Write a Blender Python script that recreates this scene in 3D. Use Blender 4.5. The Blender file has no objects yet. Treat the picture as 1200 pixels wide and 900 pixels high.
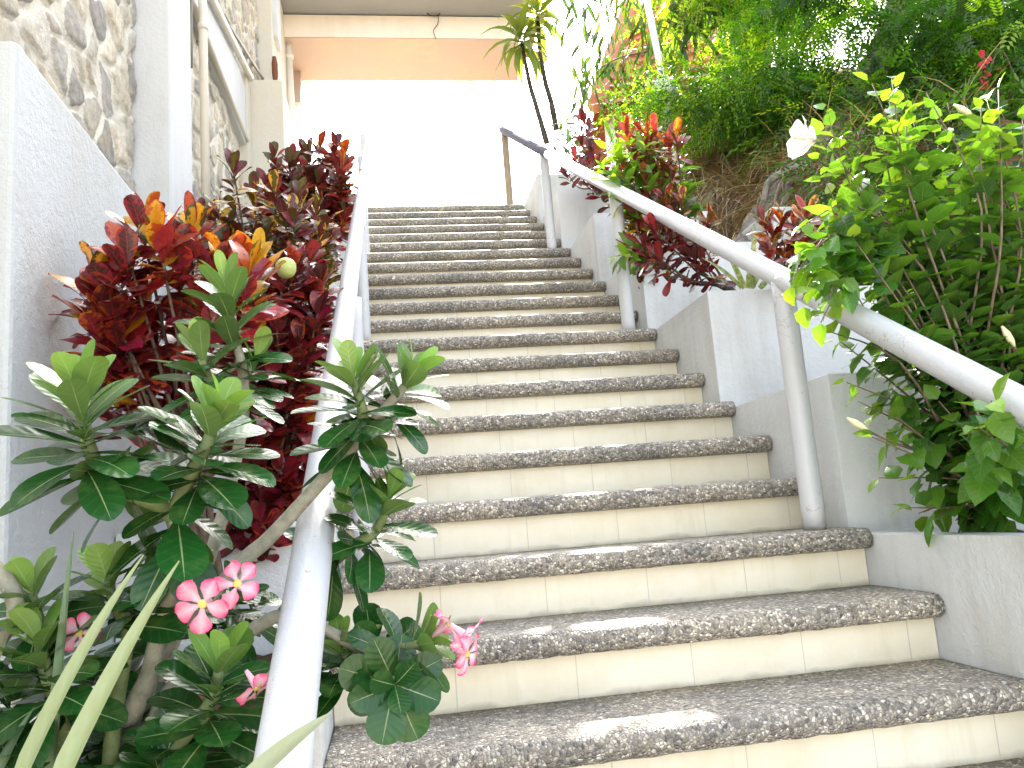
import bpy, math, random
import numpy as np
from mathutils import Matrix, Vector
random.seed(7); rng = np.random.default_rng(7)
sc = bpy.context.scene
col = sc.collection
R_, T_ = 0.17, 0.28117            # riser height, tread depth (origin: nosing of the top step)
SL = R_ / T_
def line(y): return SL * y        # height of the nosing line at y

# ------------------------------------------------------------------ camera
yaw, pitch, roll = map(math.radians, (-8.92976, 9.26585, -4.40623))
FPX = 963.86
CAM = np.array([-0.04296, -7.38536, -2.89271])
def _axes():
    cy, sy, cp, sp = math.cos(yaw), math.sin(yaw), math.cos(pitch), math.sin(pitch)
    f = np.array([-sy*cp, cy*cp, sp]); r0 = np.array([cy, sy, 0.]); u0 = np.cross(r0, f)
    c, s = math.cos(roll), math.sin(roll)
    return c*r0 + s*u0, -s*r0 + c*u0, f
AR, AU, AF = _axes()
def ray(px, py): return AF + AR*(px-600)/FPX - AU*(py-450)/FPX
def at(px, py, d): return CAM + ray(px, py)*d          # point at distance d along the view axis
def onx(px, py, X):
    r = ray(px, py); return CAM + r*(X-CAM[0])/r[0]
def ony(px, py, Y):
    r = ray(px, py); return CAM + r*(Y-CAM[1])/r[1]
cam = bpy.data.cameras.new('camera'); co = bpy.data.objects.new('camera', cam); col.objects.link(co)
M = Matrix(((AR[0], AU[0], -AF[0], CAM[0]), (AR[1], AU[1], -AF[1], CAM[1]), (AR[2], AU[2], -AF[2], CAM[2]), (0, 0, 0, 1)))
co.matrix_world = M
cam.sensor_width = 36; cam.lens = FPX/1200*36; cam.clip_end = 2000; cam.clip_start = 0.05
sc.camera = co

# ------------------------------------------------------------------ materials
class NT:
    def __init__(s, name):
        s.m = bpy.data.materials.new(name); s.m.use_nodes = True
        s.t = s.m.node_tree; s.t.nodes.clear()
        s.out = s.n('ShaderNodeOutputMaterial')
    def n(s, typ, ins=None, **kw):
        nd = s.t.nodes.new(typ)
        for k, v in kw.items(): setattr(nd, k, v)
        for k, v in (ins or {}).items(): s.put(nd.inputs[k], v)
        return nd
    def put(s, sock, v):
        if hasattr(v, 'is_output') or isinstance(v, bpy.types.NodeSocket): s.t.links.new(v, sock)
        elif isinstance(v, bpy.types.Node): s.t.links.new(v.outputs[0], sock)
        else:
            if isinstance(v, tuple) and len(v) == 3 and sock.type == 'RGBA': v = (*v, 1)
            sock.default_value = v
    def math(s, op, a, b=0.0, c=0.0):
        nd = s.n('ShaderNodeMath', operation=op)
        for i, v in enumerate((a, b, c)): s.put(nd.inputs[i], v)
        return nd.outputs[0]
    def mix(s, f, a, b, blend='MIX'):
        nd = s.n('ShaderNodeMix', data_type='RGBA', blend_type=blend)
        s.put(nd.inputs[0], f); s.put(nd.inputs[6], a); s.put(nd.inputs[7], b)
        return nd.outputs[2]
    def ramp(s, f, stops, interp='LINEAR'):
        nd = s.n('ShaderNodeValToRGB'); cr = nd.color_ramp; cr.interpolation = interp
        while len(cr.elements) < len(stops): cr.elements.new(0.5)
        for e, (p, c) in zip(cr.elements, stops):
            e.position = p; e.color = (*c, 1) if len(c) == 3 else c
        s.put(nd.inputs[0], f); return nd.outputs[0]
    def noise(s, scale, vec=None, detail=4, rough=.55, out=0):
        nd = s.n('ShaderNodeTexNoise'); nd.inputs['Scale'].default_value = scale
        nd.inputs['Detail'].default_value = detail; nd.inputs['Roughness'].default_value = rough
        if vec is not None: s.put(nd.inputs['Vector'], vec)
        return nd.outputs[out]
    def pos(s): return s.n('ShaderNodeNewGeometry').outputs['Position']
    def bump(s, h, strength, dist):
        nd = s.n('ShaderNodeBump'); nd.inputs['Strength'].default_value = strength; nd.inputs['Distance'].default_value = dist
        s.put(nd.inputs['Height'], h); return nd.outputs[0]
    def bsdf(s, color, rough=.6, normal=None, spec=.5, metallic=0., coat=0.):
        nd = s.n('ShaderNodeBsdfPrincipled')
        s.put(nd.inputs['Base Color'], color); s.put(nd.inputs['Roughness'], rough)
        nd.inputs['Specular IOR Level'].default_value = spec; nd.inputs['Metallic'].default_value = metallic
        nd.inputs['Coat Weight'].default_value = coat
        if normal is not None: s.put(nd.inputs['Normal'], normal)
        return nd.outputs[0]
    def end(s, sh): s.put(s.out.inputs[0], sh); return s.m

def stucco(name, c, grain=170, strength=.6, stain=(.40, .385, .34), amount=.55):
    t = NT(name); p = t.pos()
    n1 = t.noise(grain, p, 3, .5); n2 = t.noise(grain*.28, p, 3, .5); n3 = t.noise(1.7, p, 6, .62)
    mp = t.n('ShaderNodeMapping'); t.put(mp.inputs[0], p); mp.inputs['Scale'].default_value = (9, 9, .9)
    n4 = t.noise(1.5, mp, 5, .6)
    f = t.ramp(t.math('MULTIPLY', n3, t.math('ADD', n4, .45)), [(.44, (0, 0, 0)), (.72, (1, 1, 1))])
    k = t.mix(t.math('MULTIPLY', f, amount), c, stain)
    sp = t.ramp(t.noise(75, p, 2, .5), [(.70, (0, 0, 0)), (.76, (1, 1, 1))])
    k = t.mix(t.math('MULTIPLY', sp, .12), k, (.3, .28, .25))
    h = t.math('ADD', n1, t.math('MULTIPLY', n2, 1.6))
    return t.end(t.bsdf(k, .82, t.bump(h, strength, .004), .3))

def paint_metal(name, c):
    t = NT(name); p = t.pos()
    n = t.noise(60, p, 4, .6); n2 = t.noise(5, p, 5, .6)
    vor = t.n('ShaderNodeTexVoronoi', feature='DISTANCE_TO_EDGE'); vor.inputs['Scale'].default_value = 9
    wp = t.n('ShaderNodeVectorMath', operation='ADD'); t.put(wp.inputs[0], p)
    sc3 = t.n('ShaderNodeVectorMath', operation='SCALE'); t.put(sc3.inputs[0], t.noise(22, p, 3, .6, out=1)); sc3.inputs['Scale'].default_value = .13
    t.put(wp.inputs[1], sc3.outputs[0]); t.put(vor.inputs['Vector'], wp.outputs[0])
    crack = t.math('MULTIPLY', t.math('LESS_THAN', vor.outputs['Distance'], .010), t.math('GREATER_THAN', t.noise(3.1, p, 2), .55))
    spot = t.math('MULTIPLY', t.math('GREATER_THAN', t.noise(110, p, 2), .72), t.math('GREATER_THAN', n2, .45))
    k = t.mix(t.ramp(n2, [(.4, (0, 0, 0)), (.75, (.35, .35, .35))]), c, (.6, .6, .58))
    k = t.mix(t.math('MULTIPLY', t.math('MAXIMUM', crack, spot), .75), k, (.32, .26, .2))
    tc = t.n('ShaderNodeTexCoord'); gz = t.n('ShaderNodeSeparateXYZ'); t.put(gz.inputs[0], tc.outputs['Generated'])
    ru = t.ramp(t.math('ADD', gz.outputs[2], t.math('MULTIPLY', t.noise(48, p, 5, .7), .05)), [(.022, (1, 1, 1)), (.05, (0, 0, 0))])
    k = t.mix(t.math('MULTIPLY', ru, .8), k, (.22, .12, .06))
    ch = t.ramp(t.noise(34, p, 6, .75), [(.66, (0, 0, 0)), (.69, (1, 1, 1))])
    k = t.mix(t.math('MULTIPLY', ch, .35), k, (.40, .38, .36))
    return t.end(t.bsdf(k, .36, t.bump(t.math('ADD', n, t.math('MULTIPLY', t.noise(260, p, 2), .4)), .45, .003), .5))

def pebble_dash():
    t = NT('pebble_dash'); p = t.pos()
    wob = t.n('ShaderNodeVectorMath', operation='SCALE'); t.put(wob.inputs[0], t.noise(60, p, 2, .5, out=1)); wob.inputs['Scale'].default_value = .006
    add = t.n('ShaderNodeVectorMath', operation='ADD'); t.put(add.inputs[0], p); t.put(add.inputs[1], wob.outputs[0])
    def layer(scale):
        v = t.n('ShaderNodeTexVoronoi', feature='F1'); v.inputs['Scale'].default_value = scale; t.put(v.inputs['Vector'], add.outputs[0])
        e = t.n('ShaderNodeTexVoronoi', feature='DISTANCE_TO_EDGE'); e.inputs['Scale'].default_value = scale; t.put(e.inputs['Vector'], add.outputs[0])
        return v, e
    v, e = layer(122)
    sep = t.n('ShaderNodeSeparateColor'); t.put(sep.inputs[0], v.outputs['Color'])
    stones = t.ramp(sep.outputs[0], [(0, (.06, .06, .063)), (.20, (.14, .137, .135)), (.38, (.24, .235, .225)), (.56, (.36, .335, .295)), (.76, (.50, .48, .435)), (.91, (.78, .76, .71))], 'CONSTANT')
    stones = t.mix(.35, stones, t.mix(sep.outputs[1], (.15, .15, .155), (.46, .40, .31)))
    big = t.noise(3.1, p, 6, .7)
    grime = t.ramp(big, [(.38, (1.15, 1.16, 1.15)), (.64, (1.9, 1.83, 1.70))])
    grout = t.mix(t.noise(30, p), (.14, .13, .12), (.26, .23, .195))
    m = t.ramp(e.outputs['Distance'], [(.03, (0, 0, 0)), (.10, (1, 1, 1))])
    k = t.mix(m, grout, stones)
    k = t.mix(1.0, k, grime, 'MULTIPLY')
    v2, e2 = layer(210)
    h = t.math('ADD', t.ramp(e.outputs['Distance'], [(0, (0, 0, 0)), (.35, (1, 1, 1))]), t.math('MULTIPLY', e2.outputs['Distance'], .25))
    return t.end(t.bsdf(k, .55, t.bump(h, .9, .006), .4))

def riser_tile():
    t = NT('riser_tile'); p = t.pos()
    sx = t.n('ShaderNodeSeparateXYZ'); t.put(sx.inputs[0], p)
    oi = t.n('ShaderNodeObjectInfo')
    w = t.math('ADD', t.math('MULTIPLY', t.math('SUBTRACT', sx.outputs[0], .0957), 1/.297), t.math('MULTIPLY', oi.outputs['Random'], .06))
    fr = t.math('FRACT', t.math('ADD', w, 20.5))
    dd = t.math('ABSOLUTE', t.math('SUBTRACT', fr, .5))
    j = t.math('LESS_THAN', dd, .0042)
    tid = t.n('ShaderNodeTexWhiteNoise', noise_dimensions='2D')
    cmb = t.n('ShaderNodeCombineXYZ'); t.put(cmb.inputs[0], t.math('FLOOR', t.math('ADD', w, 20.5))); t.put(cmb.inputs[1], oi.outputs['Random']); t.put(tid.inputs[0], cmb.outputs[0])
    base = t.mix(tid.outputs[0], (.84, .775, .60), (.87, .81, .65))
    cl = t.noise(7, p, 6, .65)
    base = t.mix(t.ramp(cl, [(.42, (0, 0, 0)), (.75, (.6, .6, .6))]), base, (.72, .62, .42))
    fine = t.ramp(t.noise(45, p, 3, .6), [(.62, (0, 0, 0)), (.72, (.35, .35, .35))])
    base = t.mix(fine, base, (.82, .78, .66))
    dm = t.n('ShaderNodeMapping'); t.put(dm.inputs[0], p); dm.inputs['Scale'].default_value = (14, 14, 1.6)
    drip = t.ramp(t.noise(1.6, dm, 5, .65), [(.55, (0, 0, 0)), (.74, (.22, .22, .22))])
    base = t.mix(drip, base, (.50, .41, .26))
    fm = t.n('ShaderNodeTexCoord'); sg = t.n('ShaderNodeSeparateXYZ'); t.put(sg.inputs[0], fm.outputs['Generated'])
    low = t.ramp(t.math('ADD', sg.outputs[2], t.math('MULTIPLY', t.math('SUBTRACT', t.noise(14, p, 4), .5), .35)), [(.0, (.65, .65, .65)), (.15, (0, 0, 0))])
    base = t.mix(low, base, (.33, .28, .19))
    gc = t.mix(t.noise(9, p), (.3, .26, .19), (.75, .72, .64))
    k = t.mix(t.math('MULTIPLY', j, .75), base, gc)
    h = t.math('ADD', t.math('MULTIPLY', j, -1.0), t.math('MULTIPLY', t.noise(12, p, 3), .25))
    return t.end(t.bsdf(k, .36, t.bump(h, .4, .003), .5))

def attr(t, name): return t.n('ShaderNodeAttribute', attribute_name=name)

def leaf_mat(name, rough=.4, transl=.35, tcol=(1.0, 1.15, .35), rib=.07, ribcol=(.35, .45, .18), ribamt=.6, mottle=12., mott=(.45, .6), edge=0., coat=0., veins=.25, under=.12, spec=.5):
    """Leaf shader: Col = blade colour, Col2 = second colour in blotches, lf = (along, across, random)."""
    t = NT(name)
    c1 = attr(t, 'Col').outputs[0]; c2 = attr(t, 'Col2').outputs[0]; lf = attr(t, 'lf')
    sx = t.n('ShaderNodeSeparateXYZ'); t.put(sx.inputs[0], lf.outputs['Vector'])
    u, v, r = sx.outputs[0], sx.outputs[1], sx.outputs[2]
    av = t.math('ABSOLUTE', v)
    p = t.pos()
    blot = t.noise(mottle*6, p, 3, .6)
    blot = t.math('ADD', blot, t.math('MULTIPLY', av, edge))
    k = t.mix(t.ramp(blot, [(mott[0], (0, 0, 0)), (mott[1], (1, 1, 1))]), c1, c2)
    # side veins
    w = t.math('SINE', t.math('ADD', t.math('MULTIPLY', u, 46.), t.math('MULTIPLY', av, -9.)))
    vn = t.math('MULTIPLY', t.ramp(w, [(.75, (0, 0, 0)), (1., (1, 1, 1))]), veins)
    k = t.mix(vn, k, ribcol)
    rb = t.math('MULTIPLY', t.math('LESS_THAN', av, t.math('MULTIPLY', t.math('SUBTRACT', 1.15, u), rib)), ribamt)
    k = t.mix(rb, k, ribcol)
    bf = t.n('ShaderNodeNewGeometry').outputs['Backfacing']
    k = t.mix(t.math('MULTIPLY', bf, under), k, (.25, .32, .16))
    h = t.math('ADD', t.math('MULTIPLY', w, .25), t.math('MULTIPLY', rb, -1.))
    nb = t.bump(h, .22, .002)
    pr = t.bsdf(k, rough, nb, spec, coat=coat)
    tr = t.n('ShaderNodeBsdfTranslucent'); t.put(tr.inputs[0], t.mix(1., k, tcol, 'MULTIPLY'))
    tm = t.n('ShaderNodeMixShader'); tm.inputs[0].default_value = transl
    t.put(tm.inputs[1], pr); t.put(tm.inputs[2], tr.outputs[0])
    return t.end(tm.outputs[0])

def bark(name, a, b, scale=30, stretch=4, bump=.6, scar=None):
    t = NT(name); p = t.pos()
    mp = t.n('ShaderNodeMapping'); t.put(mp.inputs[0], p); mp.inputs['Scale'].default_value = (1, 1, 1/stretch)
    n = t.noise(scale, mp, 6, .65)
    k = t.mix(t.ramp(n, [(.35, (0, 0, 0)), (.65, (1, 1, 1))]), a, b)
    if scar:
        v = t.n('ShaderNodeTexVoronoi', feature='F1'); v.inputs['Scale'].default_value = 60; t.put(v.inputs['Vector'], p)
        k = t.mix(t.math('MULTIPLY', t.math('LESS_THAN', v.outputs['Distance'], .10), .6), k, scar)
    return t.end(t.bsdf(k, .7, t.bump(n, bump, .006), .3))

def plain(name, c, rough=.6, var=.25, scale=12, bump=.2, spec=.4):
    t = NT(name); p = t.pos(); n = t.noise(scale, p, 5, .6)
    k = t.mix(n, tuple(x*(1-var) for x in c), tuple(min(1, x*(1+var)) for x in c))
    return t.end(t.bsdf(k, rough, t.bump(t.noise(scale*8, p, 3), bump, .003), spec))

def soil_mat(name, a, b, scale=9):
    t = NT(name); p = t.pos()
    n = t.noise(scale, p, 8, .7); n2 = t.noise(scale*9, p, 4, .6)
    k = t.mix(t.ramp(n, [(.35, (0, 0, 0)), (.68, (1, 1, 1))]), a, b)
    k = t.mix(t.ramp(n2, [(.5, (0, 0, 0)), (.8, (.6, .6, .6))]), k, (.02, .014, .01))
    return t.end(t.bsdf(k, .95, t.bump(t.math('ADD', n, t.math('MULTIPLY', n2, .5)), 1., .03), .1))

def stone_mat():
    t = NT('rubble_stone'); p = t.pos()
    c = attr(t, 'Col').outputs[0]; mk = attr(t, 'lf'); sx = t.n('ShaderNodeSeparateXYZ'); t.put(sx.inputs[0], mk.outputs['Vector'])
    n = t.noise(24, p, 8, .7); n2 = t.noise(6, p, 5, .6)
    st = t.mix(t.ramp(n, [(.3, (0, 0, 0)), (.7, (1, 1, 1))]), t.mix(1., c, (.6, .58, .55), 'MULTIPLY'), t.mix(1., c, (1.25, 1.22, 1.15), 'MULTIPLY'))
    st = t.mix(t.ramp(n2, [(.55, (0, 0, 0)), (.7, (.5, .5, .5))]), st, (.42, .33, .19))
    mo = t.mix(t.noise(18, p, 5), (.56, .53, .45), (.68, .65, .56))
    f = t.ramp(t.math('ADD', sx.outputs[0], t.math('MULTIPLY', t.math('SUBTRACT', n, .5), .5)), [(.28, (0, 0, 0)), (.48, (1, 1, 1))])
    k = t.mix(f, mo, st)
    return t.end(t.bsdf(k, .9, t.bump(t.math('ADD', n, t.math('MULTIPLY', t.noise(90, p, 4), .5)), .8, .012), .2))

def petal_mat(name, inner, outer, tip_in=.25, tip_out=.95, transl=.35):
    t = NT(name); lf = attr(t, 'lf'); sx = t.n('ShaderNodeSeparateXYZ'); t.put(sx.inputs[0], lf.outputs['Vector'])
    av = t.math('ABSOLUTE', sx.outputs[1])
    f = t.math('ADD', t.math('MULTIPLY', sx.outputs[0], .55), t.math('MULTIPLY', av, .5))
    f = t.math('ADD', f, t.math('MULTIPLY', t.math('SUBTRACT', t.noise(70, t.pos(), 4, .7), .5), .6))
    k = t.ramp(f, [(tip_in, inner), (tip_out, outer)])
    pr = t.bsdf(k, .5, None, .3)
    tr = t.n('ShaderNodeBsdfTranslucent'); t.put(tr.inputs[0], k)
    mx = t.n('ShaderNodeMixShader'); mx.inputs[0].default_value = transl; t.put(mx.inputs[1], pr); t.put(mx.inputs[2], tr.outputs[0])
    return t.end(mx.outputs[0])

MT = dict(
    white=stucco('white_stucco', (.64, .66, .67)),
    shaded_white=stucco('shaded_white_stucco', (.47, .50, .51)),  # white stucco darkened: the left wall's shade is put into its colour
    white_warm=stucco('warm_white_stucco', (.74, .71, .66), 150, .4),
    plaster=stucco('cream_plaster', (.53, .51, .44), 90, .35, (.52, .46, .36), .7),
    pale=stucco('pale_plaster', (.54, .555, .56), 200, .45),
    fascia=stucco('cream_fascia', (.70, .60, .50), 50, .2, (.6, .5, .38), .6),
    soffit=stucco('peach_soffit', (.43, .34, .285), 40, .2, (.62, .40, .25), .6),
    slab=stucco('grey_slab', (.25, .255, .25), 60, .3, (.3, .3, .29), .6),
    rail=paint_metal('white_rail_paint', (.54, .555, .585)),
    shaded_rail=plain('shade_grey_paint', (.15, .145, .18), .95, .2, 20, .2, .03),  # pale rail painted dark, its shaded side set into the colour
    steel=plain('brown_steel', (.28, .22, .15), .5),
    pebble=pebble_dash(), riser=riser_tile(),
    stone=stone_mat(),
    pvc=plain('ivory_pvc', (.66, .62, .53), .45, .12, 6, .05),
    dark_pipe=plain('grey_conduit', (.20, .19, .16), .5, .2, 8, .1),
    rust=plain('rusty_iron', (.16, .055, .025), .8, .4, 40, .5),
    cable=plain('black_cable', (.02, .018, .016), .5),
    wire=plain('pale_wire', (.35, .3, .25), .5),
    soil=soil_mat('planter_soil', (.07, .045, .028), (.16, .11, .07), 14),
    hill=soil_mat('hillside_soil', (.14, .08, .045), (.30, .18, .10), 5),
    paving=plain('landing_concrete', (.36, .29, .215), .8, .1, 4, .3),
    ground=plain('pale_bounce_ground', (.47, .42, .335), .9, .12, .8, .3),  # unseen ground, coloured pale to bounce fill light onto the risers
    tile_roof=plain('terracotta', (.42, .15, .085), .75, .3, 18, .4),
    white_metal=plain('white_metal', (.72, .73, .74), .4, .06, 10, .05),
    grass=plain('dry_grass_straw', (.26, .17, .085), .8, .35, 6, .1),
    aden_stem=bark('grey_green_bark', (.20, .20, .15), (.36, .35, .28), 45, 1, .35, (.6, .58, .48)),
    aden_green=bark('green_stem', (.10, .15, .05), (.20, .24, .11), 45, 1, .3, (.5, .5, .36)),
    cro_stem=bark('brown_stem', (.07, .05, .035), (.16, .12, .09), 60, 2, .4),
    hib_stem=bark('tan_stem', (.085, .06, .038), (.19, .14, .095), 60, 3, .5),
    trunk=bark('rough_bark', (.11, .095, .08), (.32, .28, .23), 22, 5, 1.),
    dark_trunk=bark('dark_bark', (.025, .022, .02), (.09, .075, .06), 30, 3, .6),
    log=bark('weathered_wood', (.13, .10, .07), (.32, .26, .19), 30, 6, .8),
    leaf_aden=leaf_mat('glossy_leaf', .27, .18, (.9, 1.2, .25), .06, (.34, .42, .20), .75, 5., (.5, .75), coat=0., veins=.035, under=.3, spec=.42),
    leaf_cro=leaf_mat('croton_leaf', .30, .30, (1.25, .7, .6), .08, (.42, .05, .03), (.5), 9., (.64, .71), .26, coat=.1, veins=.30, under=.04),
    leaf_hib=leaf_mat('hibiscus_leaf', .27, .46, (1.9, 1.9, .30), .04, (.24, .36, .08), .4, 6., (.5, .8), veins=.18, under=.12),
    leaf_soft=leaf_mat('soft_leaf', .45, .48, (1.9, 1.9, .35), .05, (.2, .3, .06), .3, 4., (.45, .7), veins=.1, under=.1),
    leaf_tree=leaf_mat('tree_leaf', .5, .5, (1.7, 1.8, .35), .0, (.2, .3, .06), .0, 2., (.4, .7), veins=.0, under=.08),
    leaf_bamboo=leaf_mat('bamboo_leaf', .45, .30, (1.5, 1.5, .3), .05, (.2, .3, .06), .2, 4., (.45, .7), veins=.0, under=.05),
    leaf_strap=leaf_mat('strap_leaf', .42, .22, (1., 1.1, .4), .0, (.4, .45, .2), .0, 8., (.4, .7), veins=0., under=.1),
    pink=petal_mat('pink_petal', (.85, .55, .62), (.80, .045, .20)),
    throat=plain('yellow_throat', (.62, .50, .12), .6, .2, 80),
    white_petal=petal_mat('white_petal', (.86, .70, .68), (.86, .85, .83), .05, .5, .45),
    bud=plain('cream_bud', (.75, .68, .42), .5, .15, 60),
    red_petal=petal_mat('red_petal', (.5, .03, .08), (.62, .03, .06)),
)

# ------------------------------------------------------------------ mesh helpers
def vec(a): return np.asarray(a, float)
def unit(a):
    a = vec(a); return a/(np.linalg.norm(a)+1e-12)
def obj(name, verts, faces, mat, parent=None, smooth=False, attrs=None):
    me = bpy.data.meshes.new(name)
    me.from_pydata([tuple(v) for v in verts] if not isinstance(verts, np.ndarray) else verts.tolist(), [], [list(map(int, f)) for f in faces])
    if smooth: me.polygons.foreach_set('use_smooth', [True]*len(me.polygons))
    for k, a in (attrs or {}).items():
        a = np.asarray(a, np.float32)
        if k == 'lf':
            at_ = me.attributes.new(k, 'FLOAT_VECTOR', 'POINT'); at_.data.foreach_set('vector', a.ravel())
        else:
            at_ = me.attributes.new(k, 'FLOAT_COLOR', 'POINT'); at_.data.foreach_set('color', np.concatenate([a, np.ones((len(a), 1), np.float32)], 1).ravel())
    me.materials.append(mat); me.update()
    o = bpy.data.objects.new(name, me); col.objects.link(o)
    if parent is not None: attach(o, parent)
    return o
ROOTLOC = {}
def attach(o, p):
    o.parent = p
    loc = ROOTLOC.get(p.name)
    if loc is not None: o.matrix_parent_inverse = Matrix.Translation(-Vector(loc))
def tag(o, label, cat, group=None, kind=None):
    if label: o['label'] = label
    if cat: o['category'] = cat
    if group: o['group'] = group
    if kind: o['kind'] = kind
    return o
def thing(name, loc, label, cat, group=None):
    o = bpy.data.objects.new(name, None); col.objects.link(o); o.location = tuple(map(float, loc)); o.empty_display_size = .1
    ROOTLOC[o.name] = tuple(map(float, loc))
    return tag(o, label, cat, group)

class MB:
    def __init__(s): s.v = []; s.f = []; s.n = 0
    def raw(s, v, f):
        s.v += [tuple(map(float, p)) for p in v]; s.f += [tuple(i+s.n for i in q) for q in f]; s.n = len(s.v)
    def box(s, x0, x1, y0, y1, z0, z1):
        v = [(x, y, z) for z in (z0, z1) for y in (y0, y1) for x in (x0, x1)]
        s.raw(v, [(0, 2, 3, 1), (4, 5, 7, 6), (0, 1, 5, 4), (2, 6, 7, 3), (0, 4, 6, 2), (1, 3, 7, 5)])
    def tube(s, pts, rad, seg=8, sub=4, cap=True, wob=0.):
        pts = np.array(pts, float); n = len(pts)
        rad = np.full(n, rad) if np.isscalar(rad) else np.array(rad, float)
        if sub > 1 and n > 2:
            P = np.vstack([2*pts[0]-pts[1], pts, 2*pts[-1]-pts[-2]]); out = []; rr = []
            for i in range(n-1):
                a, b, c, d = P[i:i+4]
                for k in range(sub):
                    t = k/sub
                    out.append(.5*((2*b)+(-a+c)*t+(2*a-5*b+4*c-d)*t*t+(-a+3*b-3*c+d)*t**3)); rr.append(rad[i]*(1-t)+rad[i+1]*t)
            out.append(pts[-1]); rr.append(rad[-1]); pts = np.array(out); rad = np.array(rr); n = len(pts)
        tan = np.gradient(pts, axis=0); tan /= np.linalg.norm(tan, axis=1)[:, None]+1e-12
        ref = np.array([0, 0, 1.]) if abs(tan[0][2]) < .9 else np.array([1., 0, 0])
        nx = unit(np.cross(tan[0], ref)); vs = []
        for i in range(n):
            nx = unit(nx-tan[i]*(nx@tan[i])); ny = np.cross(tan[i], nx)
            for k in range(seg):
                a = 2*math.pi*k/seg; r = rad[i]*(1+wob*rng.uniform(-1, 1))
                vs.append(pts[i]+r*(math.cos(a)*nx+math.sin(a)*ny))
        fs = [(i*seg+k, i*seg+(k+1) % seg, (i+1)*seg+(k+1) % seg, (i+1)*seg+k) for i in range(n-1) for k in range(seg)]
        if cap: fs += [tuple(reversed(range(seg))), tuple(range((n-1)*seg, n*seg))]
        s.raw(vs, fs)
    def build(s, name, mat, parent=None, smooth=False, bevel=0.):
        o = obj(name, s.v, s.f, mat, parent, smooth)
        if bevel:
            m = o.modifiers.new('bevel', 'BEVEL'); m.width = bevel; m.segments = 2; m.limit_method = 'ANGLE'
        return o

# leaf templates: outline widths along the blade, columns across
def blade(shape, nu=7, cols=(-1, -.5, 0, .5, 1), serr=0):
    u = []; v = []; vn = []; f = []
    us = 1-(1-np.linspace(0, 1, nu))**1.45
    for i, a in enumerate(us):
        w = shape(a)
        if serr: w *= 1+serr*(1 if i % 2 else -1)*(0 < i < nu-1)
        for c in cols: u.append(a); v.append(c*w); vn.append(c)
    k = len(cols)
    for i in range(nu-1):
        for j in range(k-1): f.append((i*k+j, i*k+j+1, (i+1)*k+j+1, (i+1)*k+j))
    return dict(u=np.array(u), v=np.array(v), vn=np.array(vn), f=np.array(f))
def egg(u, pk, w0, p=1.35):
    if u <= pk: return w0+(1-w0)*math.sin(math.pi/2*u/pk)**p
    return max(.16, math.sqrt(max(0, 1-((u-pk)/(1-pk))**2.4)))
def sh_obov(u): return egg(u, .66, .08, 1.25)
def sh_croton(u): return egg(u, .64, .13, 1.1)
def sh_ovate(u): return max(.03, math.sin(math.pi*u**.62)**.9) if u > .01 else .05
def sh_lance(u): return max(.04, math.sin(math.pi*u**.6)**1.1)
def sh_strap(u): return (1-u**2.2)*.9+.06 if u > .1 else .75+.2*u/.1
def sh_petal(u): return max(.16, math.sin(math.pi*u**1.5*.93)**.8) if u > 0.02 else .16
def sh_wide(u): return max(.12, math.sin(math.pi*min(.93, u**1.3*.86))**.75) if u > 0.02 else .12
TP = dict(obov=blade(sh_obov, 9), croton=blade(sh_croton, 7), croton_s=blade(sh_croton, 5, (-1, 0, 1)), ovate=blade(sh_ovate, 8, serr=.06),
          ovate_s=blade(sh_ovate, 5, (-1, 0, 1)), lance=blade(sh_lance, 6, (-1, 0, 1)), strap=blade(sh_strap, 12, (-1, -.4, 0, .4, 1)), petal=blade(sh_petal, 7), wide=blade(sh_wide, 9, (-1, -.6, -.2, .2, .6, 1)))
def frond(npair=6, w=.34, lw=.085):
    """compound leaf: paired leaflets along a stalk (u along, v across in units of leaf length)"""
    u = []; v = []; vn = []; f = []
    for i in range(npair):
        a = .15+.8*i/(npair-1); ln = w*(.75+.5*math.sin(math.pi*a))
        for s in (-1, 1):
            b = len(u)
            for (du, dv) in ((0, 0), (.09+lw*.2, ln*.5), (.16, ln), (.03-lw*.6, ln*.55)):
                u.append(a+du*1.0); v.append(s*dv); vn.append(s*.5)
            f.append((b, b+1, b+2, b+3) if s > 0 else (b, b+3, b+2, b+1))
    return dict(u=np.array(u), v=np.array(v), vn=np.array(vn), f=np.array(f))
TP['frond'] = frond()
def twig(n=7, seed=3):
    """short spray of small simple leaves"""
    r = random.Random(seed); u = []; v = []; vn = []; f = []
    for i in range(n):
        a = .05+.85*i/(n-1); s = 1 if i % 2 else -1
        if i == n-1: s = 0
        L = .26*r.uniform(.8, 1.15); ang = math.radians(r.uniform(35, 65))*s
        dx, dy = math.cos(ang), math.sin(ang); b = len(u)
        for (q, w) in ((0, 0), (.45, .24), (1, 0), (.45, -.24)):
            u.append(a+(dx*q-dy*w)*L); v.append((dy*q+dx*w)*L); vn.append(s*.5)
        f.append((b, b+3, b+2, b+1))
    return dict(u=np.array(u), v=np.array(v), vn=np.array(vn), f=np.array(f))
TP['twig'] = twig()

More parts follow.
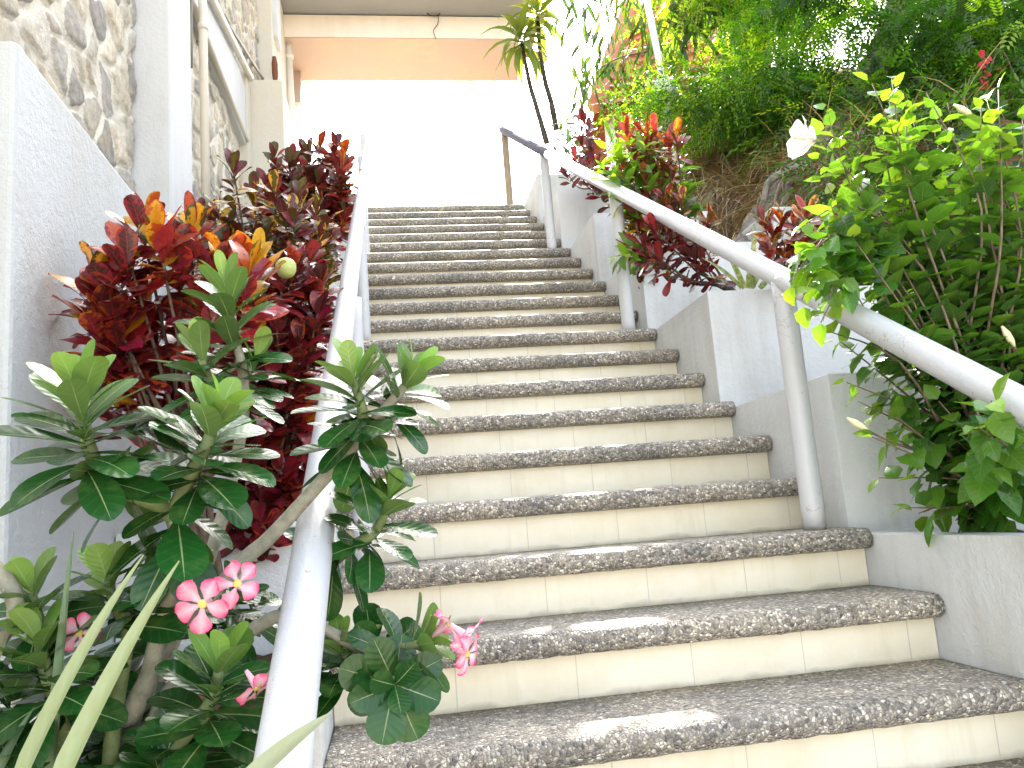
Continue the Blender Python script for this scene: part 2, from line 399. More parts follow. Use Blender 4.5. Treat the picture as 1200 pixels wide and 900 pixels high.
class Leaves:
    def __init__(s, tp): s.t = TP[tp]; s.p = []; s.d = []; s.n = []; s.L = []; s.W = []; s.b = []; s.fo = []; s.c = []; s.c2 = []; s.w = []
    def add(s, p, d, n, L, W, bend=.3, fold=.2, c=(.05, .15, .03), c2=None, wave=0.):
        s.p.append(p); s.d.append(unit(d)); s.n.append(n); s.L.append(L); s.W.append(W); s.b.append(bend if abs(bend) > 1e-3 else 1e-3)
        s.fo.append(fold); s.c.append(c); s.c2.append(c if c2 is None else c2); s.w.append(wave)
    def arrays(s):
        t = s.t; N = len(s.p); k = len(t['u'])
        p, d, n = np.array(s.p), np.array(s.d), np.array(s.n, float)
        sd = np.cross(d, n); sd /= np.linalg.norm(sd, axis=1)[:, None]+1e-9; n = np.cross(sd, d)
        L, W, b, fo, wv = (np.array(a)[:, None] for a in (s.L, s.W, s.b, s.fo, s.w))
        u, v, vn = t['u'][None], t['v'][None], t['vn'][None]
        ang = b*u
        al = L*np.sin(ang)/b; lift = -L*(1-np.cos(ang))/b
        x = v*W*.5
        r1 = rng.uniform(0, 6.28, (N, 1)); r2 = rng.uniform(.7, 1.3, (N, 1))
        z = fo*np.abs(x) + wv*L*np.sin(u*7*r2+r1+vn*1.5)*np.abs(vn)
        x = x*(1-.25*np.clip(fo, 0, 1)**2)
        # local normal follows the bend
        nz = np.cos(ang)*z; nd = np.sin(ang)*z
        V = p[:, None, :]+d[:, None, :]*(al+nd)[..., None]+n[:, None, :]*(lift+nz)[..., None]+sd[:, None, :]*x[..., None]
        F = (t['f'][None]+(np.arange(N)*k)[:, None, None]).reshape(-1, t['f'].shape[1])
        C = np.repeat(np.array(s.c), k, 0); C2 = np.repeat(np.array(s.c2), k, 0)
        lf = np.stack([np.broadcast_to(u, (N, k)), np.broadcast_to(vn, (N, k)), np.broadcast_to(rng.random((N, 1)), (N, k))], -1).reshape(-1, 3)
        return V.reshape(-1, 3), F, C, C2, lf
    def build(s, name, mat, parent=None):
        V, F, C, C2, lf = s.arrays()
        return obj(name, V, F, mat, parent, True, dict(Col=C, Col2=C2, lf=lf))

def jit(c, a=.25): 
    k = 1+random.uniform(-a, a); return tuple(max(.002, x*k*(1+random.uniform(-a, a)*.5)) for x in c)
def lerp(a, b, t): return tuple(x+(y-x)*t for x, y in zip(a, b))
def rdir():
    return unit(rng.normal(size=3))
def perp(ax):
    ax = unit(ax); r = np.array([0, 0, 1.]) if abs(ax[2]) < .9 else np.array([1., 0, 0]); a = unit(np.cross(ax, r)); return a, np.cross(ax, a)

# ------------------------------------------------------------------ world, sun
SUN_EL, SUN_AZ = math.radians(42), math.radians(14)      # azimuth from +y (up the stairs) towards +x
w = bpy.data.worlds.new('World'); sc.world = w; w.use_nodes = True
nt = w.node_tree; bg = nt.nodes['Background']
sky = nt.nodes.new('ShaderNodeTexSky'); sky.sky_type = 'NISHITA'; sky.sun_disc = False
sky.sun_elevation = SUN_EL; sky.sun_rotation = SUN_AZ; sky.air_density = 1.0; sky.dust_density = 3.0; sky.ozone_density = 1.0
hs = nt.nodes.new('ShaderNodeHueSaturation'); hs.inputs['Saturation'].default_value = .42
nt.links.new(sky.outputs[0], hs.inputs['Color']); nt.links.new(hs.outputs[0], bg.inputs[0]); bg.inputs[1].default_value = .15
sl = bpy.data.lights.new('sun', 'SUN'); sl.energy = 4.2; sl.angle = math.radians(.55); sl.color = (1, .95, .86)
so = bpy.data.objects.new('sun', sl); col.objects.link(so)
sdir = Vector((math.cos(SUN_EL)*math.sin(SUN_AZ), math.cos(SUN_EL)*math.cos(SUN_AZ), math.sin(SUN_EL)))
so.rotation_euler = sdir.to_track_quat('Z', 'Y').to_euler(); so.location = (3, 6, 12)
sc.view_settings.view_transform = 'Standard'; sc.view_settings.look = 'None'; sc.view_settings.gamma = 1; sc.view_settings.exposure = 2.7
sc.cycles.max_bounces = 8; sc.cycles.diffuse_bounces = 5; sc.cycles.transparent_max_bounces = 8
sc.cycles.sample_clamp_indirect = 8

# ------------------------------------------------------------------ setting
XL, XR = -.20, 1.36
g = MB(); g.box(-300, 300, -300, 300, -6.2, -5.2); tag(g.build('ground', MT['ground']), None, None, kind='structure')
l = MB(); l.box(-9, 2.3, .32, 60, -.6, .055); tag(l.build('landing', MT['paving']), None, None, kind='structure')

def hill_z(x, y):
    yy = np.clip(y, -9, 0.3)
    base = SL*yy+.02
    bank = .95*np.clip((x-2.2)/.75, 0, 1)**.8
    far = .22*np.clip(x-2.9, 0, 12)
    n = .10*np.sin(x*3.1+y*2.3)+.07*np.sin(x*5.3-y*4.1+1)+.05*np.sin(x*9.7+y*8.3)
    return base+bank+far+n*np.clip((x-2.15)/.4, 0, 1)
nx_, ny_ = 110, 150
xs = np.concatenate([np.linspace(2.16, 4.5, 60), np.linspace(4.6, 30, 50)]); ys = np.concatenate([np.linspace(-14, -5, 30), np.linspace(-4.9, 3, 90), np.linspace(3.3, 50, 30)])
X, Y = np.meshgrid(xs, ys); Z = hill_z(X, Y)+rng.normal(0, .008, X.shape)
HV = np.stack([X, Y, Z], -1).reshape(-1, 3); k = len(xs)
HF = [(j*k+i, j*k+i+1, (j+1)*k+i+1, (j+1)*k+i) for j in range(len(ys)-1) for i in range(k-1)]
# close the cut along the planters with a skirt
b0 = len(HV); HV = np.vstack([HV, np.stack([np.full(len(ys), 2.16), ys, np.full(len(ys), -5.3)], 1)])
HF += [(j*k, (j+1)*k, b0+j+1, b0+j) for j in range(len(ys)-1)]
tag(obj('hillside', HV, HF, MT['hill'], None, True), None, None, kind='structure')
def on_hill(px, py):
    r = ray(px, py)
    for d in np.arange(2.2, 25, .02):
        p = CAM+r*d
        if p[0] > 2.17 and p[2] <= hill_z(p[0], p[1]): return p
    return CAM+r*8
def foot(x, y): return np.array([x, y, float(hill_z(x, y)) if x > 2.17 else SL*min(y, 0)])

# staircase
st = thing('staircase', (.58, -3, line(-3)), 'long straight staircase of pebble-dash treads and cream tiled risers between white planters', 'staircase')
NS = 25
tread = None
def tread_mesh(nm, first):
    prof = []
    for a in np.linspace(-90, 90, 9):     # bullnose
        prof.append((-.012-.027*math.cos(math.radians(a)), .031+.030*math.sin(math.radians(a))))
    back = T_+.02 if not first else .33
    prof += [(.05, .062), (.12, .062), (.2, .062), (back, .0625), (back, .001), (.02, .001)]
    xs = np.linspace(XL+.004, XR-.004, 60); m = len(prof); vs = []; fs = []
    for i, x in enumerate(xs):
        e = .006 if i in (0, len(xs)-1) else 0
        for j, (a, b) in enumerate(prof):
            nj = rng.normal(0, .0011) if j < 12 else 0
            vs.append((x, a+e*(j < 9)+nj, b+nj*.7))
    for i in range(len(xs)-1):
        for j in range(m): fs.append((i*m+j, (i+1)*m+j, (i+1)*m+(j+1) % m, i*m+(j+1) % m))
    fs += [tuple(range(m)), tuple(reversed(range((len(xs)-1)*m, len(xs)*m)))]
    return vs, fs
for n in range(NS):
    y, z = -n*T_, -n*R_
    vs, fs = tread_mesh(n, n == 0)
    obj('tread', [(a, b+y, c+z) for a, b, c in vs], fs, MT['pebble'], st, True)
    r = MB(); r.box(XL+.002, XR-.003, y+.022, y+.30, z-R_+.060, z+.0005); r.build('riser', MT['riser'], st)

# right planters
PL_Y = [-6.66, -5.81, -4.965, -4.095, -3.26, -2.415, -1.46, -.735]
def planter(y0, y1, x0, x1, top, label, group, rim=.085, bottom=None, soil=.05, nm='planter_box', front_extra=0):
    b = line(y0)-.55 if bottom is None else bottom
    t = thing(nm, ((x0+x1)/2, y0, b), label, 'planter', group)
    v = []; 
    o = [(x0, y0), (x1, y0), (x1, y1), (x0, y1)]; i_ = [(x0+rim, y0+rim), (x1-rim, y0+rim), (x1-rim, y1-.004), (x0+rim, y1-.004)]
    v = [(x, y, b) for x, y in o]+[(x, y, top) for x, y in o]+[(x, y, top) for x, y in i_]+[(x, y, top-.3) for x, y in i_]
    f = [(0, 1, 5, 4), (1, 2, 6, 5), (2, 3, 7, 6), (3, 0, 4, 7), (4, 5, 9, 8), (5, 6, 10, 9), (6, 7, 11, 10), (7, 4, 8, 11), (8, 9, 13, 12), (9, 10, 14, 13), (10, 11, 15, 14), (11, 8, 12, 15), (0, 3, 2, 1)]
    w_ = obj('planter_wall', v, f, MT['white'], t)
    m = w_.modifiers.new('bevel', 'BEVEL'); m.width = .007; m.segments = 2; m.limit_method = 'ANGLE'
    n = 14; gx = np.linspace(x0+rim-.002, x1-rim+.002, n); gy = np.linspace(y0+rim-.002, y1-.006, n)
    sv = [(a, c, top-soil+rng.normal(0, .010)) for c in gy for a in gx]
    sf = [(j*n+i, j*n+i+1, (j+1)*n+i+1, (j+1)*n+i) for j in range(n-1) for i in range(n-1)]
    obj('soil', sv, sf, MT['soil'], t, True)
    return t
plab = ['white planter nearest the camera, below the hibiscus at the lower right', 'white planter carrying the hibiscus bush, with a broad flat top by the third step',
        'white planter behind the hibiscus leaves, beside the lowest visible post of the right railing', 'white planter with the striped strap-leaved plant and a clear square front',
        'white planter with a bushy dark red croton, beside the middle railing post', 'white planter under the mixed green and red croton, fourth from the top landing',
        'narrow white planter near the top beside a railing post, third from the landing', 'white planter at the very top of the right side beside the landing']
for i, y0 in enumerate(PL_Y):
    y1 = PL_Y[i+1]-.004 if i+1 < len(PL_Y) else .25
    top = line(y0)+.49 if i != 1 else onx(1200, 628, XR)[2]
    planter(y0, y1, XR, 2.15, top, plab[i], 'stepped white planters right of the stairs')

# left planters and the big white wall
LP_Y = [-6.55, -5.65, -4.95, -4.1, -3.26, -2.4, -1.55, -.72]
llab = ['white planter bed with the pink-flowered desert rose at the lower left', 'low white planter just behind the desert rose stems, left of the railing',
        'white planter under the big-leaved red croton, left of the railing', 'white planter under the dense small-leaved red croton', 'white planter below the dark green and maroon croton',
        'white planter between the dark croton and the orange one near the top', 'white planter under the orange croton near the top left', 'uppermost white planter on the left beside the landing']
for i, y0 in enumerate(LP_Y):
    y1 = LP_Y[i+1]-.004 if i+1 < len(LP_Y) else .25
    top = line(y0)+(.14 if i == 2 else .34 if i > 1 else .26)
    planter(y0, y1, -.795, XL, top, llab[i], 'stepped white planters left of the stairs', rim=.07, bottom=line(y0)-.6)
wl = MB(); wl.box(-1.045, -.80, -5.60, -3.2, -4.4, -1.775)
tag(wl.build('garden_wall', MT['shaded_white'], None, False, .012), 'tall white rendered wall with level top behind the red croton, lower left', 'wall')

# ------------------------------------------------------------------ railings
def railing(pts, posts, label, rr, pr, end=None):
    t = thing('handrail', (pts[0][0], pts[0][1], posts[0][1][2]), label, 'handrail')
    a, b = vec(pts[0]), vec(pts[1]); n = 40
    P = [a+(b-a)*i/n for i in range(n+1)]
    if end is not None:
        c = a+(b-a)*((end-a[1])/(b-a)[1]); e = MB(); e.tube([c+(b-c)*i/8 for i in range(9)], rr*.97, 20, 1); e.build('rail_end', MT['shaded_rail'], t, True); b = c
        P = [a+(b-a)*i/n for i in range(n+1)]
    m = MB(); m.tube(P, rr, 20, 1, True, .006); m.build('rail', MT['rail'], t, True)
    for k, (top, base, mt) in enumerate(posts):
        q = MB(); top, base = vec(top), vec(base)
        q.tube([base+(top-base)*i/12 for i in range(13)], pr, 16, 1, True, .006); q.build('post', MT[mt], t, True)
    return t
H = .81
XP = 1.25
posts = []
for n in (24, 18, 12, 6, 0):
    y = -n*T_+.1; posts.append(((XP, y, line(y)+H-.01), (XP, y, -n*R_+.058), 'rail' if n else 'steel'))
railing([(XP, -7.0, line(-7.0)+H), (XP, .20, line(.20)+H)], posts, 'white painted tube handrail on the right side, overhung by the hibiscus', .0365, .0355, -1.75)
A, B = onx(350, 760, -.16), onx(422, 240, -.115)
dl = (B-A)/np.linalg.norm(B-A)
pa, pb = A+dl*((-7.0-A[1])/dl[1]), A+dl*((.12-A[1])/dl[1])
def lrail(y): return A+dl*((y-A[1])/dl[1])
posts = []
for n in (24, 18, 12, 6, 0):
    y = -n*T_+.1; q = lrail(y); xb = -.125 if n < 20 else q[0]
    posts.append(((xb if n < 20 else q[0], y, q[2]-.01), (xb, y, -n*R_+.058), 'rail'))
railing([pa, pb], posts, 'white painted tube handrail on the left side, crossed by a desert rose branch', .029, .028)

# ------------------------------------------------------------------ building on the left
bd = thing('stone_building', (-1.4, -3, -4.4), 'cream and rubble-stone building with a concrete canopy over the top of the stairs', 'building')
def rubble(y0, y1, z0, z1, X, name, cell=.2, seed=1, base=(.33, .31, .28)):
    r = np.random.default_rng(seed); st_ = .0125
    ny, nz = int((y1-y0)/st_)+1, int((z1-z0)/st_)+1
    Yg, Zg = np.meshgrid(np.linspace(y0, y1, ny), np.linspace(z0, z1, nz))
    pts = []
    for a in np.arange(y0-cell, y1+cell, cell*1.15):
        for b in np.arange(z0-cell, z1+cell, cell*.85):
            pts.append((a+r.uniform(-.42, .42)*cell, b+r.uniform(-.4, .4)*cell))
    pts = np.array(pts); wv = .02*np.sin(Yg*23+3*np.sin(Zg*9)); wz = .02*np.sin(Zg*27+2*np.sin(Yg*13))
    D = np.sqrt(((Yg+wv)[..., None]-pts[:, 0])**2+(((Zg+wz)[..., None]-pts[:, 1])*1.12)**2)
    idx = np.argsort(D, -1)[..., :2]; d1 = np.take_along_axis(D, idx[..., :1], -1)[..., 0]; d2 = np.take_along_axis(D, idx[..., 1:2], -1)[..., 0]
    e = (d2-d1)/cell
    mask = np.clip((e-.13)/.16, 0, 1); hgt = .018*mask**.6*(1+.3*r.normal(size=len(pts)))[idx[..., 0]]+r.normal(0, .0012, D.shape[:2])
    V = np.stack([X+hgt, Yg, Zg], -1).reshape(-1, 3)
    pal = np.array([(.40, .39, .37), (.50, .48, .44), (.44, .42, .37), (.54, .50, .42), (.48, .43, .35), (.34, .33, .31), (.50, .47, .39)])
    cc = pal[r.integers(0, len(pal), len(pts))]*r.uniform(.85, 1.2, (len(pts), 1))
    C = cc[idx[..., 0]].reshape(-1, 3)
    lf = np.stack([mask, mask, mask], -1).reshape(-1, 3)
    F = [(j*ny+i, j*ny+i+1, (j+1)*ny+i+1, (j+1)*ny+i) for j in range(nz-1) for i in range(ny-1)]
    return obj(name, V, F, MT['stone'], bd, True, dict(Col=C, Col2=C, lf=lf))
core = MB(); core.box(-6, -1.075, -7.2, 2.05, -4.4, 2.57); core.build('wall_core', MT['plaster'], bd)
rubble(-5.9, -3.9, -2.0, 1.6, -1.06, 'stone_wall', .165, 3)
rubble(-3.48, -.98, -1.9, .12, -1.06, 'stone_wall', .17, 5)
rubble(-3.48, -.2, .56, 2.5, -1.05, 'stone_wall', .165, 9, )
pi_ = MB(); pi_.box(-1.075, -.90, -3.89, -3.487, -3, 2.56); pi_.build('pilaster', MT['pale'], bd, False, .008)
pb_ = MB(); pb_.box(-1.075, -1.0, -3.48, -.99, .10, .60); pb_.build('plaster_band', MT['pale'], bd, False, .01)
ld = MB(); ld.tube([(-1.0, -3.4, .085), (-1.0, -2.2, .115), (-1.0, -1.2, .14)], .022, 8, 4); ld.build('ledge', MT['plaster'], bd, True)
ub = MB(); ub.box(-1.05, -.735, -1.03, .05, -1.6, .755); ub.build('service_box', MT['plaster'], bd, False, .006)
ub2 = MB(); ub2.box(-1.06, -.985, -1.22, -1.033, -1.6, .755); ub2.build('service_strip', MT['plaster'], bd, False, .004)
cw = MB(); cw.box(-1.075, -.90, -.19, 2.05, -1, 2.565); cw.build('corner_column', MT['plaster'], bd, False, .01)
cap = MB(); cap.box(-.905, -.86, -.13, .16, 1.72, 2.56); cap.build('column_block', MT['pale'], bd, False, .005)
def pipe(pts, r, mt, rings=()):
    m = MB(); m.tube(pts, r, 12, 4, True, 0); o = m.build('drainpipe', MT[mt], bd, True)
    for q in rings:
        c = MB(); c.tube([vec(q)+(0, 0, -.02), vec(q)+(0, 0, .02)], r*1.22, 12, 1); c.build('coupling', MT[mt], o, True)
pv = onx(239, 100, -.95); pipe([(-.95, pv[1], -2.0), (-.95, pv[1], 2.5)], .024, 'pvc', [(-.95, pv[1], onx(239, 35, -.95)[2])])
pd_ = onx(230, 100, -.965); pipe([(-.99, pd_[1], -.35), (-.985, pd_[1]+.01, .6), (-.985, pd_[1], 2.5)], .009, 'dark_pipe')
a, b = onx(240, -20, -.97), onx(294, 92, -.97); pipe([a, (a+b)/2, b], .024, 'pvc')
a, b = onx(262, 18, -1.0), onx(308, 92, -1.0); pipe([a, (a+b)/2, b], .013, 'dark_pipe')
pp = onx(338, 60, -.875); pipe([(-.87, pp[1], -.2), (-.87, pp[1], 2.5)], .038, 'pvc', [(-.87, pp[1], 2.15), (-.87, pp[1], 1.15)])
rs = onx(322, 82, -.89); m = MB(); m.tube([rs+(0, 0, -.13), rs+(0, .01, .02), rs+(0, 0, .13)], [.02, .03, .02], 8, 3, True, .15); m.build('rust_patch', MT['rust'], bd, True)
m = MB(); m.tube([ony(603, 60, 1.15), ony(622, 63, 1.15), ony(641, 69, 1.15)], [.055, .05, .04], 8, 3); m.build('eave_tile', MT['tile_roof'], bd, True)
# canopy
ZS = 2.30
cn = [(-1.0, .81), (1.60, .79), (1.74, 1.66), (-1.0, 1.68)]
v = [(x, y, ZS) for x, y in cn]+[(x, y, 2.56) for x, y in cn]
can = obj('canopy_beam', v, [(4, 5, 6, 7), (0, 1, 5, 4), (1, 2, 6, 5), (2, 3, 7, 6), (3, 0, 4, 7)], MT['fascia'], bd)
sv = []; n = 40; 
for j in range(10):
    for i in range(n):
        s_, t_ = i/(n-1), j/9
        p = vec((*cn[0], ZS))*(1-s_)*(1-t_)+vec((*cn[1], ZS))*s_*(1-t_)+vec((*cn[2], ZS))*s_*t_+vec((*cn[3], ZS))*(1-s_)*t_
        p[2] -= .004+.02*t_*0+(rng.random()*.003 if j == 9 else 0); p[1] += rng.normal(0, .002) if j == 9 else 0
        sv.append(p)
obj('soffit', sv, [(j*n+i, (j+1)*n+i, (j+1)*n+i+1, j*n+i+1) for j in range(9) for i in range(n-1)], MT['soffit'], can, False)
sb = MB(); sb.box(-6, 1.72, .32, 1.74, 2.575, 2.78); sb.build('roof_slab', MT['slab'], bd, False, .01)
pr_ = MB(); pr_.box(-6, 1.70, .36, .56, 2.782, 3.95); pr_.build('sun_blocker', MT['fascia'], bd, False, .01)  # unseen block added above the slab to keep sun off the left side
# ragged bracket under the left end of the canopy
br = [onx(*q, -.86) for q in ((346, 40), (346, 120), (352, 125), (360, 123), (357, 112), (353, 104), (360, 95), (362, 40))]
m = MB(); nb_ = len(br)
m.raw([p-(.10, 0, 0) for p in br]+[p+(.06, 0, 0) for p in br], [tuple(range(nb_)), tuple(reversed(range(nb_, 2*nb_)))]+[(i, i+nb_, (i+1) % nb_+nb_, (i+1) % nb_) for i in range(nb_)])
m.build('canopy_bracket', MT['soffit'], bd)
# wires
m = MB(); q = [ony(x, y, .76) for x, y in ((518, -6), (519, 8), (513, 18), (502, 17), (499, 8), (508, 4), (518, 9), (556, 11), (600, 12), (640, 14))]
m.tube(q, .006, 6, 5)
tag(m.build('cable', MT['cable'], None, True), 'thin black cable looping along the cream canopy face', 'cable')
m = MB(); q = [ony(x, y, .775) for x, y in ((514, 18), (513, 28), (508, 36), (511, 46))]; m.tube(q, .004, 6, 4)
tag(m.build('cable', MT['cable'], None, True), 'short loose end of cable dangling below the loop on the canopy', 'cable')
a = onx(360, 124, -.80); b = at(420, 190, 8.4); m = MB(); m.tube([a, (a+b)/2-(0, 0, .03), b], .006, 6, 4)
tag(m.build('guy_wire', MT['wire'], None, True), 'thin slanting wire running down from the canopy bracket behind the orange croton', 'wire')

# ------------------------------------------------------------------ plants
VD = -AF
def rosette(LV, tip, ax, n, L, W, length, cm, cy, a0=12, a1=108, bend=.35, fold=.25, ny=.3, c2f=None, phase=None, wave=.0, jitter=.12):
    ax = unit(ax); e1, e2 = perp(ax); ph = random.uniform(0, 6.28) if phase is None else phase
    for i in range(n):
        f = i/max(1, n-1)
        a = math.radians(a0+(a1-a0)*f**.8+random.uniform(-9, 9)); az = ph+i*2.39996+random.uniform(-.2, .2)
        rad = math.cos(az)*e1+math.sin(az)*e2
        d = ax*math.cos(a)+rad*math.sin(a); nn = ax*math.sin(a)-rad*math.cos(a)
        y = max(0, 1-f/(ny*1.35)) if ny else 0
        sz = (.62+.38*min(1, f*2.2))*random.uniform(1-jitter, 1+jitter)
        c = lerp(cm, cy, y); c = jit(c, .18)
        LV.add(tip-ax*length*f, d+rdir()*.08, nn+rdir()*.15+(VD*.55+np.array([0, 0, .15]))*f, L*sz, W*sz*random.uniform(.9, 1.1), bend*random.uniform(.3, 1.6), fold*random.uniform(.2, .9), c, jit(lerp(c, (.2, .3, .08), .25), .1) if c2f is None else c2f(f), wave)

# --- desert rose (adenium)
GM, GY = (.013, .074, .013), (.19, .33, .055)
AB = at(150, 1120, 1.12)
ds = thing('desert_rose', AB, 'desert rose shrub with grey stems, glossy green leaves and pink flowers at lower left', 'shrub')
sm = MB(); gm = 1; greens = []; LV = Leaves('obov')
def stem(pts, mb=None): (mb or sm).tube([at(x, y, d) for x, y, d, r in pts], [r*(.62 if r > .0125 else .9) for *_, r in pts], 10, 5, True, .03) if mb is None else greens.append(pts)
base = (150, 1120, 1.12, .024)
stem([base, (140, 905, 1.10, .032), (154, 838, 1.09, .024), (175, 790, 1.085, .020), (190, 725, 1.075, .0165), (203, 698, 1.07, .0145), (217, 668, 1.06, .013), (213, 638, 1.055, .012), (202, 601, 1.05, .012)])
stem([(204, 606, 1.05, .011), (182, 590, 1.045, .0105), (154, 578, 1.04, .010), (122, 557, 1.03, .0095), (105, 526, 1.02, .009), (97, 490, 1.01, .008), (96, 462, 1.0, .006)], gm)
stem([(204, 606, 1.05, .011), (217, 568, 1.05, .010), (234, 536, 1.05, .009), (246, 512, 1.05, .008), (254, 482, 1.05, .006)], gm)
stem([base, (155, 925, 1.12, .024), (172, 812, 1.13, .016), (203, 745, 1.13, .013), (240, 705, 1.14, .011), (287, 655, 1.17, .0125), (315, 631, 1.18, .0122), (367, 575, 1.20, .0115), (413, 524, 1.22, .011), (437, 495, 1.23, .010), (459, 471, 1.24, .009), (478, 448, 1.25, .007)])
stem([(425, 512, 1.225, .009), (425, 482, 1.22, .008), (413, 442, 1.21, .006)], gm)
stem([base, (170, 930, 1.06, .020), (185, 830, 1.10, .014), (235, 775, 1.12, .012), (276, 750, 1.13, .0115), (297, 737, 1.14, .011), (329, 722, 1.16, .011), (372, 735, 1.17, .010), (420, 760, 1.17, .009), (462, 800, 1.13, .008)])
stem([(400, 745, 1.17, .008), (450, 755, 1.17, .0075), (480, 757, 1.17, .007), (502, 752, 1.17, .006)], gm)
stem([(329, 722, 1.16, .010), (355, 690, 1.20, .010), (389, 659, 1.22, .0095), (413, 640, 1.22, .009), (440, 622, 1.22, .008), (457, 585, 1.22, .006)], gm)
stem([base, (150, 940, 1.2, .022), (185, 800, 1.26, .016), (250, 640, 1.34, .012), (284, 500, 1.38, .010), (284, 435, 1.4, .009), (276, 397, 1.4, .008), (269, 350, 1.4, .006)])
stem([(283, 470, 1.39, .008), (250, 450, 1.36, .007), (236, 420, 1.35, .006)], gm)
stem([(-60, 900, 1.0, .03), (-40, 800, 1.0, .02), (0, 750, 1.0, .014), (15, 728, 1.0, .013), (17, 700, 1.0, .012), (0, 672, 1.0, .0115), (-30, 650, 1.0, .010)])
stem([base, (130, 900, 1.05, .011), (150, 745, 1.08, .008), (140, 718, 1.07, .008), (127, 688, 1.06, .006)], gm)
stem([base, (90, 920, 1.02, .010), (62, 812, 1.0, .009), (52, 780, .99, .008), (46, 752, .98, .006)], gm)
stem([(70, 850, 1.0, .009), (52, 750, 1.02, .008), (44, 722, 1.02, .007), (36, 694, 1.02, .006)], gm)
stem([base, (180, 940, 1.0, .010), (212, 872, .99, .008), (240, 835, .98, .009), (252, 812, .98, .008), (256, 786, .97, .006)], gm)
stem([base, (120, 900, 1.12, .02), (80, 850, 1.2, .016), (20, 820, 1.22, .012)])
stem([(110, 860, 1.16, .018), (150, 790, 1.2, .014), (190, 720, 1.24, .010), (235, 712, 1.12, .006)])
def ros(px, py, d, ax_px, n, L, W, ln, **k):
    p = at(px, py, d); q = at(ax_px[0], ax_px[1], d if len(ax_px) < 3 else ax_px[2]); rosette(LV, p, p-q, int(n*1.5+1), L*1.04, W*1.24, ln*1.1, GM, GY, **k)
ros(95, 462, 1.0, (100, 520), 24, .098, .037, .095, ny=.32)
ros(122, 556, 1.03, (160, 585), 5, .098, .036, .04, ny=0, a0=70, a1=110)
ros(254, 490, 1.05, (240, 540), 22, .090, .037, .085, ny=.32)
ros(212, 580, 1.05, (204, 640), 9, .095, .042, .06, ny=0, a0=80, a1=150)
ros(264, 332, 1.4, (274, 400), 22, .096, .030, .17, ny=.25, a0=10, a1=95)
ros(236, 416, 1.35, (250, 470), 12, .096, .036, .07, ny=.35)
ros(300, 420, 1.42, (285, 480), 9, .085, .03, .08, ny=.3)
ros(412, 440, 1.21, (426, 500), 16, .090, .033, .075, ny=.4)
ros(482, 440, 1.25, (458, 478), 15, .090, .032, .075, ny=.4)
ros(425, 500, 1.22, (410, 560), 9, .092, .034, .05, ny=0, a0=70, a1=135)
ros(457, 578, 1.22, (440, 625), 16, .082, .030, .085, ny=.4)
ros(425, 632, 1.22, (400, 650), 9, .080, .028, .05, ny=0, a0=75, a1=115)
ros(463, 803, 1.12, (455, 790, 1.24), 8, .072, .040, .03, ny=0, a0=35, a1=100, bend=.25)
ros(445, 770, 1.18, (430, 760, 1.25), 5, .08, .04, .04, ny=.0, a0=60, a1=110)
ros(502, 750, 1.17, (470, 765), 13, .075, .032, .06, ny=.4)
ros(400, 757, 1.19, (405, 800), 12, .075, .027, .05, ny=.4)
ros(388, 800, 1.2, (385, 760), 6, .065, .025, .03, ny=0, a0=60, a1=100)
ros(36, 690, 1.02, (46, 730), 11, .075, .036, .05, ny=.3)
ros(126, 680, 1.06, (142, 725), 12, .080, .036, .06, ny=.35)
ros(45, 752, .98, (58, 810), 15, .085, .040, .075, ny=.35)
ros(256, 782, .97, (248, 830), 15, .085, .040, .08, ny=.2)
ros(15, 810, 1.0, (0, 880), 12, .085, .04, .07, ny=.0, a0=40)
ros(75, 860, 1.05, (90, 940), 13, .085, .04, .07, ny=.1, a0=40)
ros(215, 860, 1.02, (210, 920), 14, .085, .042, .08, ny=.1, a0=40)
ros(285, 830, 1.08, (250, 880), 10, .08, .04, .07, ny=.1)
ros(130, 790, 1.16, (140, 860), 10, .085, .04, .08, ny=0, a0=40)
ros(190, 900, .98, (180, 960), 12, .09, .042, .08, ny=0, a0=30)
ros(275, 700, 1.2, (250, 740), 10, .078, .035, .06, ny=0, a0=40)
ros(175, 650, 1.12, (200, 700), 8, .085, .038, .05, ny=.0, a0=60)
ros(305, 705, 1.22, (280, 740), 7, .07, .032, .05, ny=.0, a0=60)
ros(20, 890, .95, (20, 960), 12, .09, .042, .08, ny=0, a0=40)
ros(150, 860, 1.1, (160, 920), 12, .09, .042, .08, ny=0, a0=40)
ros(100, 735, 1.14, (120, 780), 9, .08, .036, .07, ny=0, a0=50)
sm.build('stem', MT['aden_stem'], ds, True); 
for pts in greens:
    m = MB(); m.tube([at(x, y, d) for x, y, d, r in pts], [r for *_, r in pts], 10, 5, True, .03); m.build('green_stem', MT['aden_green'], ds, True)
LV.build('foliage', MT['leaf_aden'], ds)
def flower(parent, p, ax, size, phase=0., curl=.5):
    ax = unit(ax); e1, e2 = perp(ax); F = Leaves('petal')
    for i in range(5):
        az = phase+i*2*math.pi/5; rad = math.cos(az)*e1+math.sin(az)*e2
        d = ax*.30+rad; F.add(vec(p)+rad*size*.10, d+rdir()*.10, ax*1.0-rad*.3+rdir()*.2, size*.54*random.uniform(.88, 1.08), size*.50*random.uniform(.9, 1.1), curl*random.uniform(.2, 1.8), random.uniform(0, .3), (1, 1, 1), None, .08)
    o = F.build('flower', MT['pink'], parent)
    a = vec(p); m = MB(); m.tube([a-ax*size*.55, a-ax*size*.25, a-ax*size*.04], [size*.05, size*.09, size*.11], 10, 3); m.build('flower_tube', MT['pink'], o, True)
    m = MB(); m.tube([a-ax*size*.035, a+ax*size*.01, a+ax*size*.035], [size*.10, size*.11, size*.07], 10, 3); m.build('throat', MT['throat'], o, True)
    return o
vd = -AF
